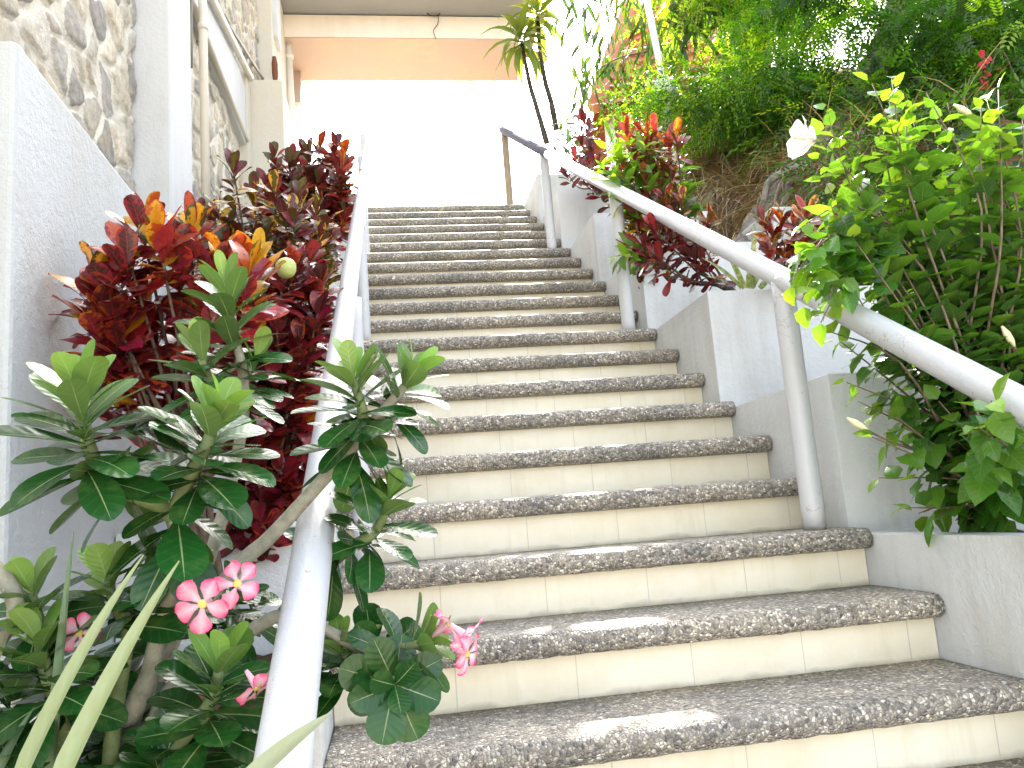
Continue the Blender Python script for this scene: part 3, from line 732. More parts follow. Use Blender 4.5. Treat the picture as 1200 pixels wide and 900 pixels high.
flower(ds, at(237, 708, .96), vd*1.0+AU*.10, .050, .35)
flower(ds, at(278, 684, .98), vd*.75+AU*.45-AR*.1, .048, .1, .4)
flower(ds, at(93, 742, 1.0), vd*.5+AR*.6, .040, .6)
flower(ds, at(302, 806, .93), -AU*.5+AR*.5+vd*.3, .045, .2, 1.2)
flower(ds, at(546, 745, 1.12), AR*.8-AU*.5+vd*.3, .048, .7, 1.0)
flower(ds, at(548, 767, 1.11), AR*.9-AU*.25+vd*.5, .048, .2, 1.0)
flower(ds, at(524, 732, 1.17), AR*.6+AU*.4-vd*.3, .050, .4, .8)
flower(ds, at(237, 826, 1.06), -AU*.4+vd*.4, .040, .4, 1.)
flower(ds, at(212, 785, 1.15), AU*.6+vd*.3, .040, .4, 1.)

# --- strap-leaved plant in front
SB = at(40, 1000, .86)
sp = thing('strap_leaf_plant', SB, 'plant with long pale green sword-shaped leaves in the lower left corner', 'plant')
for (x0, y0, d0, x1, y1, d1, w_, bend, c) in ((20, 930, .80, 166, 655, .86, .026, .22, (.30, .36, .19)), (66, 935, .78, 208, 662, .87, .030, .16, (.32, .38, .20)), (62, 930, .95, 86, 628, 1.0, .022, .05, (.12, .20, .11)),
                                           (285, 925, .70, 388, 836, .72, .020, .35, (.30, .33, .22)), (-10, 930, .9, 40, 830, .95, .02, .2, (.10, .17, .09)), (-40, 900, .9, 12, 740, 1., .02, .15, (.22, .27, .14))):
    a, b = at(x0, y0, d0), at(x1, y1, d1); S = Leaves('strap'); L = np.linalg.norm(b-a)
    d = unit(b-a); n = unit(vd*.7+AU*.5-AR*.4); d2 = d+np.cross(np.cross(d, n), d)*math.tan(bend/2)
    S.add(a, d2, n, L*1.02, w_*1.15, bend, .45, c, lerp(c, (.3, .28, .12), .35)); S.build('leaf', MT['leaf_strap'], sp)

# --- crotons
MAR, RED, ORG, YEL, GRN = (.055, .006, .014), (.20, .010, .018), (.40, .075, .012), (.60, .36, .02), (.035, .075, .014)
PINKR = (.18, .010, .032)
def croton(name, label, base, tips, pal, pal2, L, W, nleaf, ln, young=None, group=None, tpl='croton', spread=.0, extra=0, up=.55, a1=100):
    base = vec(base); side = 1 if base[0] < 0 else -1; nleaf = int(nleaf*1.3); t = thing(name, base, label, 'croton', group); m = MB(); C = Leaves(tpl); alltips = list(tips)
    for (p, yg) in tips:
        for _ in range(extra): alltips.append((p+np.array([-side*abs(rng.normal(0, spread)), rng.normal(0, spread*1.3), -abs(rng.normal(0, spread*1.5))]), yg*.3))
    hub = base+(vec(np.mean([p for p, _ in alltips], 0))-base)*.35
    for (p, yg) in alltips:
        mid = hub*.5+p*.5-(0, 0, .05)+rng.normal(0, .02, 3)
        m.tube([base+rng.normal(0, .015, 3)*(1, 1, 0), hub*.7+mid*.3, mid, p], [.009, .007, .005, .003], 6, 3)
        ax = unit(unit(p-mid)*(1-up)+np.array([0, 0, up])+rdir()*.15)
        e1, e2 = perp(ax); ph = random.uniform(0, 6)
        for i in range(nleaf):
            f = i/(nleaf-1); a = math.radians(14+(a1-14)*f+random.uniform(-14, 14)); az = ph+i*2.4+random.uniform(-.25, .25)
            rad = math.cos(az)*e1+math.sin(az)*e2; d = ax*math.cos(a)+rad*math.sin(a); nn = ax*math.sin(a)-rad*math.cos(a)
            if random.random() < yg*(1-f)*1.0 and young: c, c2 = random.choice(young)
            else: c = random.choice(pal); c2 = random.choice(pal2)
            C.add(p-ax*ln*f, d+rdir()*.1, nn+rdir()*.25+VD*.5, L*random.uniform(.75, 1.15), W*1.25*random.uniform(.85, 1.15), random.uniform(.0, .7), random.uniform(.0, .22), jit(c), jit(c2), .035)
    m.build('stem', MT['cro_stem'], t, True); C.build('foliage', MT['leaf_cro'], t); return t
def tipl(d, *pts, dj=.12): return [(at(x, y, d+random.uniform(-dj, dj)), yg) for x, y, yg in pts]
yo = [(YEL, ORG), (ORG, YEL), (ORG, RED), (YEL, GRN), (YEL, YEL)]
P1 = [MAR, MAR, RED, PINKR, (.13, .008, .018), (.09, .010, .02)]; P1b = [(.34, .03, .018), (.42, .05, .02), PINKR, RED, ORG, (.3, .02, .03)]
croton('croton_bush', 'croton with the largest leaves, maroon, red and yellow, before the tall white wall', (-.5, -5.15, -3.05),
       tipl(2.0, (118, 325, .3), (112, 360, .2), (132, 425, .6), (150, 410, .3), (300, 310, 1.), (165, 262, .5), (225, 270, .9), (150, 300, .2), (185, 280, .9), (128, 345, .2), (165, 345, .2), (215, 300, .5), (245, 330, .3), (262, 310, 1.2), (290, 325, .9), (140, 385, .1), (180, 390, .1), (215, 375, .2), (250, 380, .1), (205, 440, .1), (160, 440, .4), (290, 380, .3), (230, 470, .1), (270, 430, .1), (135, 455, .4)),
       P1, P1b, .106, .042, 14, .13, yo, 'crotons left of the stairs', a1=88)
croton('croton_bush', 'dense red croton with medium leaves pressed against the left handrail', (-.45, -4.7, -2.88),
       tipl(2.45, (325, 330, .8), (345, 315, .5), (365, 345, .2), (372, 365, .1), (340, 370, .1), (315, 385, .3), (360, 395, .1), (366, 420, .1), (330, 430, .1), (355, 455, .1), (310, 450, .1), (340, 500, .1), (335, 575, 0), (305, 585, 0), (350, 565, 0), (325, 545, .1), (345, 525, .1), (300, 540, .1), (290, 500, .1), (320, 600, 0), (355, 540, 0), (325, 470, .2), (345, 405, .1), (315, 520, .0), (352, 490, .1), (330, 550, 0), (376, 330, .1), (365, 300, .1), (350, 545, 0), (300, 560, 0), (305, 490, .1)),
       [RED, PINKR, MAR, MAR, (.2, .02, .03)], [MAR, RED, ORG, (.03, .02, .01)], .078, .034, 11, .10, [(ORG, RED), (YEL, ORG)], 'crotons left of the stairs', spread=.06, extra=2)
croton('croton_bush', 'dark green and maroon small-leaved croton behind the red ones on the left', (-.5, -3.7, -2.05),
       tipl(3.3, (250, 258, .1), (275, 243, .1), (298, 228, .2), (322, 222, .1), (350, 235, .1), (372, 245, .1), (382, 262, .2), (335, 262, .1), (305, 262, .1), (270, 278, .1), (360, 280, .1), (378, 295, .1), (386, 280, .2), (330, 295, .1), (300, 290, .1), (380, 320, .1), (365, 320, .1)),
       [GRN, (.05, .08, .015), MAR, MAR, (.10, .02, .02)], [YEL, YEL, RED, GRN, MAR], .088, .030, 10, .11, [(GRN, YEL), (YEL, GRN), (RED, ORG)], 'crotons left of the stairs', spread=.08, extra=2)
croton('croton_bush', 'uppermost croton on the left with sunlit orange top against the sky', (-.5, -2.6, -1.4),
       tipl(4.4, (345, 190, .1), (358, 178, .1), (375, 172, .1), (392, 172, .5), (402, 182, 2.), (405, 198, 2.), (385, 195, .5), (365, 205, .2), (345, 215, .2), (396, 215, 1.2), (402, 225, .8), (380, 228, .1), (355, 235, .1), (400, 245, .1), (330, 215, .1), (320, 228, .1), (310, 238, .1), (340, 232, .1), (365, 222, .1)),
       [MAR, (.12, .02, .02), (.06, .06, .015), RED], [ORG, RED, MAR, GRN], .098, .036, 10, .12, [(ORG, RED), (ORG, YEL), (RED, ORG)], 'crotons left of the stairs', spread=.09, extra=3)
m = MB(); c = at(335, 313, 2.2)
m.tube([c+(0, 0, -.03), c+(0, 0, -.024), c+(0, 0, -.01), c+(0, 0, .008), c+(0, 0, .02), c+(0, 0, .026)], [.006, .019, .027, .027, .018, .004], 14, 3)
t = tag(m.build('green_fruit', plain('lime_green', (.42, .5, .16), .5, .15, 30), None, True), 'small round pale green fruit resting among the red croton leaves', 'fruit')

# right side crotons
croton('croton_bush', 'dark red croton on bare stems beside the striped plant, right of the stairs', (1.66, -3.95, line(-4.095)+.44),
       tipl(3.75, (752, 285, .1), (768, 270, .2), (785, 280, .2), (800, 292, .1), (812, 300, .1), (760, 300, .1), (775, 305, .1), (822, 285, .3), (790, 262, .2), (825, 310, .1), dj=.08),
       [MAR, (.13, .014, .02), RED, (.05, .015, .015)], [RED, MAR, (.02, .02, .01)], .105, .032, 10, .10, [(RED, ORG), (ORG, RED)], 'crotons right of the stairs', a1=115)
croton('croton_bush', 'bushy croton with orange and red tips above the middle planter on the right', (1.75, -3.0, line(-3.26)+.44),
       tipl(4.6, (735, 160, .9), (750, 152, .9), (768, 158, .8), (785, 166, .8), (742, 180, .6), (735, 205, .5), (755, 210, .4), (770, 200, .4), (745, 235, .4), (760, 245, .3), (735, 255, .2), (725, 225, .4), (775, 240, .2), (750, 270, .1), (740, 290, .1), (800, 235, .2), dj=.2),
       [MAR, RED, (.07, .09, .02), GRN], [ORG, RED, YEL, GRN], .115, .032, 10, .12, [(ORG, RED), (RED, ORG), (YEL, ORG)], 'crotons right of the stairs', spread=.07, extra=1)
croton('croton_bush', 'dark purple croton hanging over the upper planters, right of the top steps', (1.8, -1.2, line(-1.46)+.44),
       tipl(6.1, (662, 200, .1), (675, 190, .1), (688, 185, .2), (700, 195, .2), (680, 165, .1), (690, 150, .1), (695, 175, .1), (705, 215, .2), (715, 225, .2), (698, 205, .4), (710, 205, .3), (683, 140, .1), dj=.25),
       [(.045, .012, .022), MAR, (.08, .012, .02)], [MAR, RED, (.02, .015, .02)], .12, .036, 9, .13, [(ORG, RED), (RED, MAR)], 'crotons right of the stairs')
croton('croton_bush', 'curly-leaved red and yellow croton between the tree roots and the hibiscus', (1.75, -3.85, line(-4.095)+.44),
       tipl(3.4, (895, 260, .4), (905, 275, .3), (915, 255, .5), (930, 265, .3), (945, 250, .4), (965, 262, .5), (940, 285, .2), (960, 295, .2), (900, 295, .2), (920, 300, .1), (985, 270, .3), dj=.1),
       [MAR, RED, (.12, .02, .015), (.06, .07, .015)], [YEL, ORG, MAR, (.03, .02, .01)], .085, .028, 10, .09, [(ORG, YEL), (YEL, GRN), (RED, ORG)], 'crotons right of the stairs')

# generic leafy shrub along branches
def shrub(name, label, cat, base, tips, tpl, mat, L, W, per_m, pal, young, group=None, bmat='hib_stem', br=.008, droop=.3, sag=.1, frac=.45, ang=(35, 85), bend=(.1, .7), sub=5, lower=None):
    base = vec(base); t = thing(name, base, label, cat, group); m = MB(); C = Leaves(tpl)
    root_ = base
    for tp in tips:
        base = root_
        if isinstance(tp, tuple): tp, base = tp
        p = vec(tp); D = np.linalg.norm(p-base); mid = base*.45+p*.55+(0, 0, sag*D)+rng.normal(0, .06*D, 3)
        q1 = base*.8+p*.2+(0, 0, sag*D*.7)+rng.normal(0, .03*D, 3)
        pts = np.array([base, q1, mid, p]); m.tube(pts, [br, br*.75, br*.5, br*.22], 6, 4)
        # sample along the outer part
        seg = np.array([base*(1-s)**3+3*q1*s*(1-s)**2+3*mid*s*s*(1-s)+p*s**3 for s in np.linspace(1-frac, 1, 14)])
        ll = np.linalg.norm(np.diff(seg, axis=0), axis=1).sum(); n = max(5, int(ll*per_m))
        for i in range(n):
            s = (i+random.random()*.6)/n; k = min(12, int(s*13)); a = seg[k]+(seg[k+1]-seg[k])*(s*13-k); ax = unit(seg[k+1]-seg[k])
            if i == n-1: a = seg[-1]
            e1, e2 = perp(ax); az = i*2.4+random.uniform(-.4, .4); rad = math.cos(az)*e1+math.sin(az)*e2
            an = math.radians(random.uniform(*ang)*(1 if s < .92 else .5)); d = ax*math.cos(an)+rad*math.sin(an)-np.array([0, 0, droop*random.random()])
            nn = np.array([0, 0, 1.])*.9+ax*.3-rad*.2+rdir()*.35
            pet = unit(d)*L*.25*random.random()
            yg = max(0, (s-.62)/.38); c = lerp(random.choice(pal), random.choice(young), yg*random.random()); sz = (1-.45*max(0, s-.75)/.25)*random.uniform(.7, 1.15)
            C.add(a+pet, d, nn, L*sz, W*sz*random.uniform(.85, 1.1), random.uniform(*bend), random.uniform(.0, .35), jit(c), jit(lerp(c, (.16, .28, .03), .3)), .012)
    m.build('branches', MT[bmat], t, True); C.build('foliage', MT[mat], t)
    return t
random.seed(21)
HG = [(.035, .12, .018), (.05, .15, .02), (.028, .10, .02), (.06, .17, .022)]; HY = [(.16, .30, .03), (.22, .36, .035)]
hb = at(1190, 600, 2.15)
tips = [(960, 158, 2.45), (968, 132, 2.45), (1022, 98, 2.4), (1045, 92, 2.4), (1062, 118, 2.4), (1085, 108, 2.4), (1150, 118, 2.35), (1170, 105, 2.4), (1198, 132, 2.3),
        (968, 215, 2.3), (945, 262, 2.15), (930, 300, 2.1), (925, 330, 2.08), (940, 352, 2.08), (975, 245, 2.3), (1000, 280, 2.2), (962, 385, 2.15), (985, 400, 2.15), (992, 448, 2.1), (1005, 470, 2.05), (1022, 512, 2.0), (1030, 560, 2.0), (1062, 595, 2.0), (1095, 606, 2.0), (1135, 608, 2.0), (1165, 600, 2.0), (1075, 560, 2.0), (1110, 575, 2.0), (1040, 480, 2.0), (1060, 500, 2.0), (1162, 470, 1.62), (1145, 500, 1.66), (1100, 470, 1.95), (1150, 540, 1.8), (1195, 500, 1.75),
        (1250, 300, 2.3), (1250, 450, 2.1), (1050, 190, 2.45), (1080, 240, 2.45), (1120, 290, 2.4), (1030, 330, 2.35), (1070, 370, 2.3), (1110, 330, 2.4), (1150, 240, 2.45), (1185, 200, 2.4), (1130, 400, 2.2), (1170, 390, 2.3), (1100, 170, 2.5), (1140, 165, 2.45), (1090, 420, 2.25), (1040, 400, 2.3), (1180, 320, 2.3), (1060, 300, 2.45), (1010, 350, 2.25), (1000, 210, 2.45), (1030, 150, 2.45), (1120, 560, 2.05), (1080, 540, 2.05), (1180, 450, 2.2), (1200, 260, 2.4), (1160, 290, 2.5), (1210, 360, 2.4), (990, 320, 2.2), (1020, 260, 2.4)]
front = [(925, 330, 2.08), (940, 352, 2.06), (930, 300, 2.1), (945, 262, 2.15), (962, 378, 2.06), (950, 335, 2.06), (972, 350, 2.06)]
tips = [(x, y, max(d, 2.38) if (950 < x < 1080 and 320 < y < 430) else d+(.16 if x > 990 and y > 340 and d > 1.9 else 0)) for x, y, d in tips if not (x < 950 and 255 < y < 360)]
hub_ = at(1055, 285, 2.42)
hib = shrub('hibiscus_bush', 'large hibiscus bush with sunlit green leaves and a white flower, overhanging the right handrail', 'bush', hb, [at(*q) for q in tips]+[(at(*q), hub_) for q in front]+[at(q[0]+random.uniform(-5, 45), q[1]+random.uniform(0, 45), q[2]+random.uniform(.03, .25)) for q in tips[::2] if not (930 < q[0] < 1040 and 310 < q[1] < 430)], 'ovate', 'leaf_hib', .084, .066, 42, HG, HY, None, 'hib_stem', .0065, .45, .10, .74)
# white flower and buds
def trumpet(parent, p, ax, size, name='flower'):
    ax = unit(ax); e1, e2 = perp(ax); F = Leaves('wide')
    for i in range(5):
        az = i*2*math.pi/5+.3; rad = math.cos(az)*e1+math.sin(az)*e2; tw = -math.sin(az)*e1+math.cos(az)*e2
        F.add(vec(p)-ax*size*.40, ax*.88+rad*.42, (ax*.42-rad*.88)+tw*.35, size*1.0, size*.85, .75, .06, (1, 1, 1), None, .06)
    o = F.build(name, MT['white_petal'], parent)
    m = MB(); m.tube([vec(p)-ax*size*.62, vec(p)-ax*size*.48, vec(p)-ax*size*.3], [.004, size*.09, size*.07], 8, 3); m.build('calyx', MT['aden_green'], o, True)
    m = MB(); m.tube([vec(p)-ax*size*.4, vec(p)+ax*size*.45], [.003, .004], 6, 1); m.build('stamen', MT['bud'], o, True)
    return o
trumpet(hib, at(943, 163, 2.45), -AR*.93+AU*.10+vd*.12, .088)
for (x, y, d, dx, dy, sx, sy) in ((1006, 498, 2.16, -.8, .5, 1080, 530), (1182, 395, 2.2, -.5, .8, 1200, 430), (1130, 130, 2.38, -.8, .5, 1165, 160)):
    p = at(x, y, d); q = unit(AR*dx+AU*dy); m = MB(); m.tube([p-q*.028, (p-q*.03)*.6+at(sx, sy, d)*.4-(0, 0, .004), at(sx, sy, d+.03)], [.0028, .003, .004], 6, 4); m.build('bud_stalk', MT['hib_stem'], hib, True)
    m = MB(); m.tube([p-q*.03, p-q*.012, p+q*.01, p+q*.035], [.003, .009, .010, .003], 8, 4); m.build('bud', MT['bud'], hib, True)

# striped strap plant
v_ = thing('striped_plant', (1.72, -3.75, line(-4.095)+.44), 'small plant of long pale-edged strap leaves in the planter with a clear square front', 'plant')
for (x0, y0, x1, y1, w_) in ((868, 338, 838, 300, .03), (872, 338, 850, 282, .03), (876, 338, 890, 262, .035), (880, 338, 905, 290, .03), (884, 338, 880, 300, .03), (862, 338, 842, 318, .025), (890, 338, 915, 310, .03)):
    a, b = at(x0, y0, 3.72), at(x1, y1, 3.65+random.uniform(-.1, .1)); S = Leaves('strap'); d = unit(b-a); n = unit(vd+AU*.3+rdir()*.3)
    S.add(a, d, n, np.linalg.norm(b-a)*1.1, w_, .5, .3, (.16, .24, .06), (.55, .52, .22)); S.build('leaf', MT['leaf_strap'], v_)

# light green leafy plants by the upper planters
shrub('leafy_shrub', 'yellow-green broad-leaved shrub growing through the orange-tipped croton', 'shrub', (1.85, -2.9, line(-3.26)+.46), [at(*q) for q in ((712, 175, 4.5), (708, 200, 4.4), (722, 205, 4.4), (730, 185, 4.5), (745, 170, 4.6), (770, 180, 4.7), (760, 225, 4.5), (785, 215, 4.7), (740, 260, 4.4), (735, 290, 4.3), (722, 300, 4.2), (755, 280, 4.4), (715, 185, 4.5), (790, 190, 4.8), (800, 220, 4.7), (775, 255, 4.5), (728, 240, 4.4))],
      'ovate', 'leaf_soft', .15, .062, 56, [(.06, .16, .02), (.09, .20, .02)], [(.25, .36, .03), (.3, .38, .03)], None, 'cro_stem', .008, .5)
shrub('leafy_shrub', 'small light green shrub at the foot of the two thin dark-stemmed dracaenas', 'shrub', (1.85, -.5, .05), [at(*q) for q in ((650, 150, 7.2), (660, 138, 7.3), (672, 140, 7.3), (680, 150, 7.2), (655, 165, 7.0), (668, 160, 7.1), (645, 170, 7.0), (664, 148, 7.3), (676, 165, 7.0))],
      'ovate_s', 'leaf_bamboo', .085, .05, 40, [(.035, .085, .014), (.05, .11, .016)], [(.09, .15, .02)], None, 'cro_stem', .008, .2)

# thin palm-like dracaenas by the landing
def dracaena(label, pts, d, n, L, W, droop, cols):
    P = [at(x, y, dd) for x, y, dd in pts]; base = vec(P[0]); t = thing('dracaena', base, label, 'tree', 'thin dracaenas by the landing')
    m = MB(); m.tube(P, np.linspace(.030, .018, len(P)), 8, 4, True, .12); m.build('trunk', MT['dark_trunk'], t, True)
    C = Leaves('lance'); ax = unit(P[-1]-P[-2])
    for i in range(n):
        f = i/(n-1); a = math.radians(15+110*f); az = i*2.4; e1, e2 = perp(ax); rad = math.cos(az)*e1+math.sin(az)*e2
        c = random.choice(cols); C.add(P[-1]-ax*.12*f+ax*.05, ax*math.cos(a)+rad*math.sin(a), ax*math.sin(a)-rad*math.cos(a), L*random.uniform(.75, 1.15), W, droop*random.uniform(.6, 1.4), .3, jit(c), jit(c))
    C.build('leaf_crown', MT['leaf_soft'], t)
dracaena('thin dark-stemmed dracaena with drooping olive leaves, the left one by the landing', [(641, 168, 7.9), (630, 130, 7.9), (620, 95, 7.9), (611, 48, 7.9)], 7.9, 26, .44, .085, 1.5, [(.09, .12, .03), (.12, .14, .035), (.07, .105, .025)])
dracaena('thin gnarled dracaena whose yellowish leaf crown is cut by the frame top', [(652, 152, 8.1), (646, 120, 8.1), (640, 100, 8.1), (636, 80, 8.1), (632, 55, 8.1), (630, 18, 8.1)], 8.1, 30, .44, .085, 1.4, [(.13, .14, .03), (.16, .15, .04), (.08, .11, .025)])

# bamboo sprays
def spray(name, label, culms, nl, L, W, pal, group, base):
    t = thing(name, base, label, 'bamboo', group); m = MB(); C = Leaves('lance')
    for pts in culms:
        P = np.array([at(*q) for q in pts]); m.tube(P, np.linspace(.008, .002, len(P)), 5, 4)
        for i in range(nl):
            s = random.random()**.8*(len(P)-1); k = min(len(P)-2, int(s)); a = P[k]+(P[k+1]-P[k])*(s-k)+rng.normal(0, .05, 3)
            d = unit(P[k+1]-P[k])*.4+rdir()*.6-np.array([0, 0, .75]); C.add(a, d, rdir(), L*random.uniform(.6, 1.2), W*random.uniform(.8, 1.2), random.uniform(0, .5), .2, jit(random.choice(pal), .3), None)
    m.build('culms', MT['hib_stem'], t, True); C.build('foliage', MT['leaf_bamboo'], t)
bz = foot(3.2, .3)
spray('bamboo', 'sunlit yellow-green bamboo sprays hanging in front of the tiled roof', [[(900, 40, 7.5), (840, -30, 7.3), (770, -10, 7.1), (735, 60, 6.9), (712, 130, 6.8)], [(880, 60, 7.5), (830, -10, 7.3), (780, 20, 7.1), (760, 70, 7), (752, 115, 6.9)], [(900, 30, 7.6), (820, -40, 7.4), (750, -20, 7.2), (712, 40, 7), (695, 90, 6.9)], [(900, 50, 7.5), (850, 10, 7.3), (800, 30, 7.1), (785, 80, 7), (775, 120, 6.9)],
      [(900, 20, 7.5), (830, -50, 7.3), (740, -40, 7.1), (700, 20, 7), (682, 75, 6.9), (690, 125, 6.8)], [(900, 45, 7.5), (860, -10, 7.3), (820, 10, 7.1), (800, 60, 7)]], 85, .26, .034, [(.05, .105, .012), (.08, .14, .014), (.035, .08, .012), (.11, .16, .014)], 'bamboo behind the stairs', bz)
spray('bamboo', 'dark hanging bamboo leaves beside the dracaena crowns at the frame top', [[(760, -60, 6.5), (700, -60, 6.4), (668, -20, 6.3), (655, 25, 6.3)], [(760, -60, 6.5), (710, -50, 6.4), (678, -30, 6.3), (670, 30, 6.3)], [(760, -50, 6.5), (720, -40, 6.4), (690, -25, 6.4), (684, 10, 6.3)], [(760, 60, 6.9), (720, 70, 6.7), (690, 95, 6.6), (672, 140, 6.5)]], 16, .24, .034, [(.03, .08, .03), (.05, .11, .03)], 'bamboo behind the stairs', foot(2.9, -.6))

# trees and bushes on the hillside
def crown(C, centre, rad, nclump, per, L, W, pal, lite, clump=.3, bend=(.1, .6), shell=.55, down=.35):
    centre = vec(centre); rad = vec(rad)
    for _ in range(nclump):
        q = rdir()*(shell+(1-shell)*random.random()**.6)*random.uniform(.75, 1.08); cc = centre+q*rad; c0 = random.choice(lite if random.random() < .3 else pal)
        for _ in range(per):
            off = rng.normal(0, clump*.5, 3)*(1, 1, .7); d = unit(off+rdir()*.4*clump)-np.array([0, 0, down*random.random()])
            C.add(cc+off, d, np.array([0, 0, 1.])+rdir()*.7, L*random.uniform(.6, 1.2), W*random.uniform(.8, 1.2), random.uniform(*bend), 0., jit(c0, .22), None)
def tree(name, label, cat, base, blobs, tpl, L, W, pal, lite, tr=.06, limbs=True, mat='leaf_tree', group=None, bmat='trunk', **kw):
    base = vec(base); t = thing(name, base, label, cat, group); m = MB(); C = Leaves(tpl)
    top = np.mean([b[0] for b in blobs], 0)
    fork = base*.55+top*.45
    m.tube([base-(0, 0, .1), base*.75+fork*.25+rng.normal(0, .03, 3), fork], [tr, tr*.85, tr*.6], 8, 4, True, .08)
    for (c, r, n, per) in blobs:
        c = vec(c); r = vec(r)
        m.tube([fork, fork*.5+c*.5+rng.normal(0, .08, 3), c], [tr*.5, tr*.35, tr*.15], 6, 3)
        for _ in range(7):
            e = c+rdir()*r*.85; m.tube([c*.7+fork*.3, c*.5+e*.5+rng.normal(0, .06, 3), e], [tr*.22, tr*.13, tr*.05], 5, 3)
        crown(C, c, r, n, per, L, W, pal, lite, **kw)
    m.build('trunk', MT[bmat], t, True); C.build('crown', MT[mat], t)
    return t
DG = [(.022, .07, .013), (.045, .115, .018), (.034, .095, .02)]; MG = [(.055, .15, .018), (.08, .19, .02), (.045, .13, .015)]; LG = [(.22, .37, .02), (.30, .42, .025), (.17, .31, .02)]
# big tree with roots: trunk first
rt = on_hill(905, 262)
bt = thing('rooted_tree', rt, 'big dark leaning tree with bare grey roots gripping the bank', 'tree')
d0 = float((rt-CAM)@AF)
m = MB()
m.tube([at(868, 312, d0-.25), at(895, 268, d0-.02), at(925, 228, d0+.1), at(960, 185, d0+.25), at(1000, 130, d0+.5), at(1040, 50, d0+.8), at(1070, -60, d0+1.1)], [.10, .125, .14, .15, .12, .10, .08], 14, 5, True, .10)
m.build('trunk', MT['trunk'], bt, True)
for pts, r in (([(955, 190), (925, 200), (902, 212), (895, 235), (888, 252)], .032), ([(950, 205), (930, 232), (918, 262), (922, 300)], .034), ([(940, 205), (912, 222), (905, 255), (898, 300)], .03), ([(965, 195), (945, 240), (940, 290)], .035), ([(925, 215), (900, 250), (880, 285), (868, 318)], .03), ([(975, 190), (975, 240), (965, 290)], .03)):
    m = MB(); m.tube([at(x, y, d0-.02-.03*i) for i, (x, y) in enumerate(pts)], np.linspace(r, r*.45, len(pts)), 8, 5, True, .10); m.build('root', MT['trunk'], bt, True)
C = Leaves('frond'); 
for (x, y, d, r, n, per) in ((1075, 55, 5.8, (.5, .5, .42), 26, 20), (1130, 40, 5.4, (.6, .6, .45), 28, 20), (1190, 110, 5.2, (.5, .5, .5), 34, 22), (960, 135, 5.9, (.42, .4, .2), 24, 24), (1060, 150, 5.6, (.6, .5,   .35), 26, 20), (1180, 0, 5.8, (.6, .6, .4), 30, 22), (1020, -40, 6.2, (.7, .7, .4), 28, 22), (1100, 220, 5.2, (.6, .4, .4), 30, 22), (1180, 230, 5.0, (.5, .4, .5), 30, 22), (960, -20, 6.4, (.5, .5, .2), 12, 20)):
    crown(C, at(x, y, d), r, n, per, .19, .20, DG+MG[:1], LG+MG, clump=.24, down=.5)
C.build('crown', MT['leaf_tree'], bt)
tree('hillside_tree', 'bright yellow-green fine-leaved tree in front of the tiled roof', 'tree', foot(3.6, .2),
     [(at(870, -8, 7.2), (.5, .5, .26), 24, 20), (at(890, 92, 6.9), (.36, .36, .16), 20, 20), (at(790, 20, 7.1), (.2, .2, .2), 5, 14), (at(820, -35, 7.4), (.5, .5, .25), 24, 20), (at(930, 0, 7.4), (.5, .5, .22), 26, 22)], 'frond', .20, .21, LG, LG, group='trees on the bank', clump=.24)
tree('hillside_bush', 'mid-green bush overhanging the dry grass on the bank', 'bush', foot(3.0, -.9),
     [(at(815, 122, 6.3), (.36, .4, .18), 26, 24), (at(850, 112, 6.3), (.42, .4, .17), 30, 22), (at(905, 112, 6.0), (.42, .4, .22), 34, 24), (at(750, 138, 6.6), (.28, .3, .14), 18, 20), (at(950, 135, 5.7), (.3, .3, .18), 18, 20)], 'twig', .2, .2, MG, LG, .03, group='trees on the bank', clump=.22)
tree('hillside_bush', 'dark bush filling the shade behind the hibiscus', 'bush', foot(3.3, -3.2),
     [(at(1060, 240, 4.6), (.6, .5, .5), 60, 22), (at(1150, 330, 4.2), (.6, .4, .6), 60, 22), (at(1060, 280, 4.4), (.35, .3, .3), 30, 22), (at(1150, 190, 5.0), (.6, .4, .5), 46, 22), (at(1190, 200, 4.6), (.5, .4, .5), 40, 22), (at(1080, 340, 4.1), (.4, .3, .4), 40, 22), (at(1190, 470, 3.7), (.4, .3, .5), 34, 20)], 'twig', .2, .22, DG, MG, .035, group='trees on the bank', clump=.22)
tree('hillside_tree', 'tall dense dark tree at the upper right edge behind the rooted tree', 'tree', foot(5.5, -1.2),
     [(at(1130, 60, 7.8), (.95, .7, .7), 46, 24), (at(1210, 150, 7.4), (.9, .7, .7), 50, 24), (at(1020, 140, 8), (.8, .6, .25), 30, 24), (at(1090, -20, 8.2), (.9, .7, .5), 34, 24)], 'twig', .26, .26, DG, MG, .09, group='trees on the bank', clump=.34)
fl = thing('red_flowers', at(1160, 80, 4.7)-(0, 0, .5), 'spray of small red blossoms hanging in the dark foliage at the right edge', 'flowers')
m = MB(); m.tube([at(1200, 120, 4.9), at(1175, 60, 4.75), at(1160, 80, 4.7), at(1150, 105, 4.7)], [.006, .005, .004, .003], 5, 4); m.build('stalk', MT['hib_stem'], fl, True)
for i in range(16):
    q = i/15; p = at(1166-12*q+random.uniform(-16, 12), 62+48*q, 4.65+random.uniform(-.03, .03)); F = Leaves('petal'); ax = unit(vd+rdir()); e1, e2 = perp(ax)
    for a in range(5):
        r = math.cos(a*1.2566)*e1+math.sin(a*1.2566)*e2; F.add(p, r+ax*.3, ax, .018, .016, .6, .1, (1, 1, 1))
    F.build('blossom', MT['red_petal'], fl)

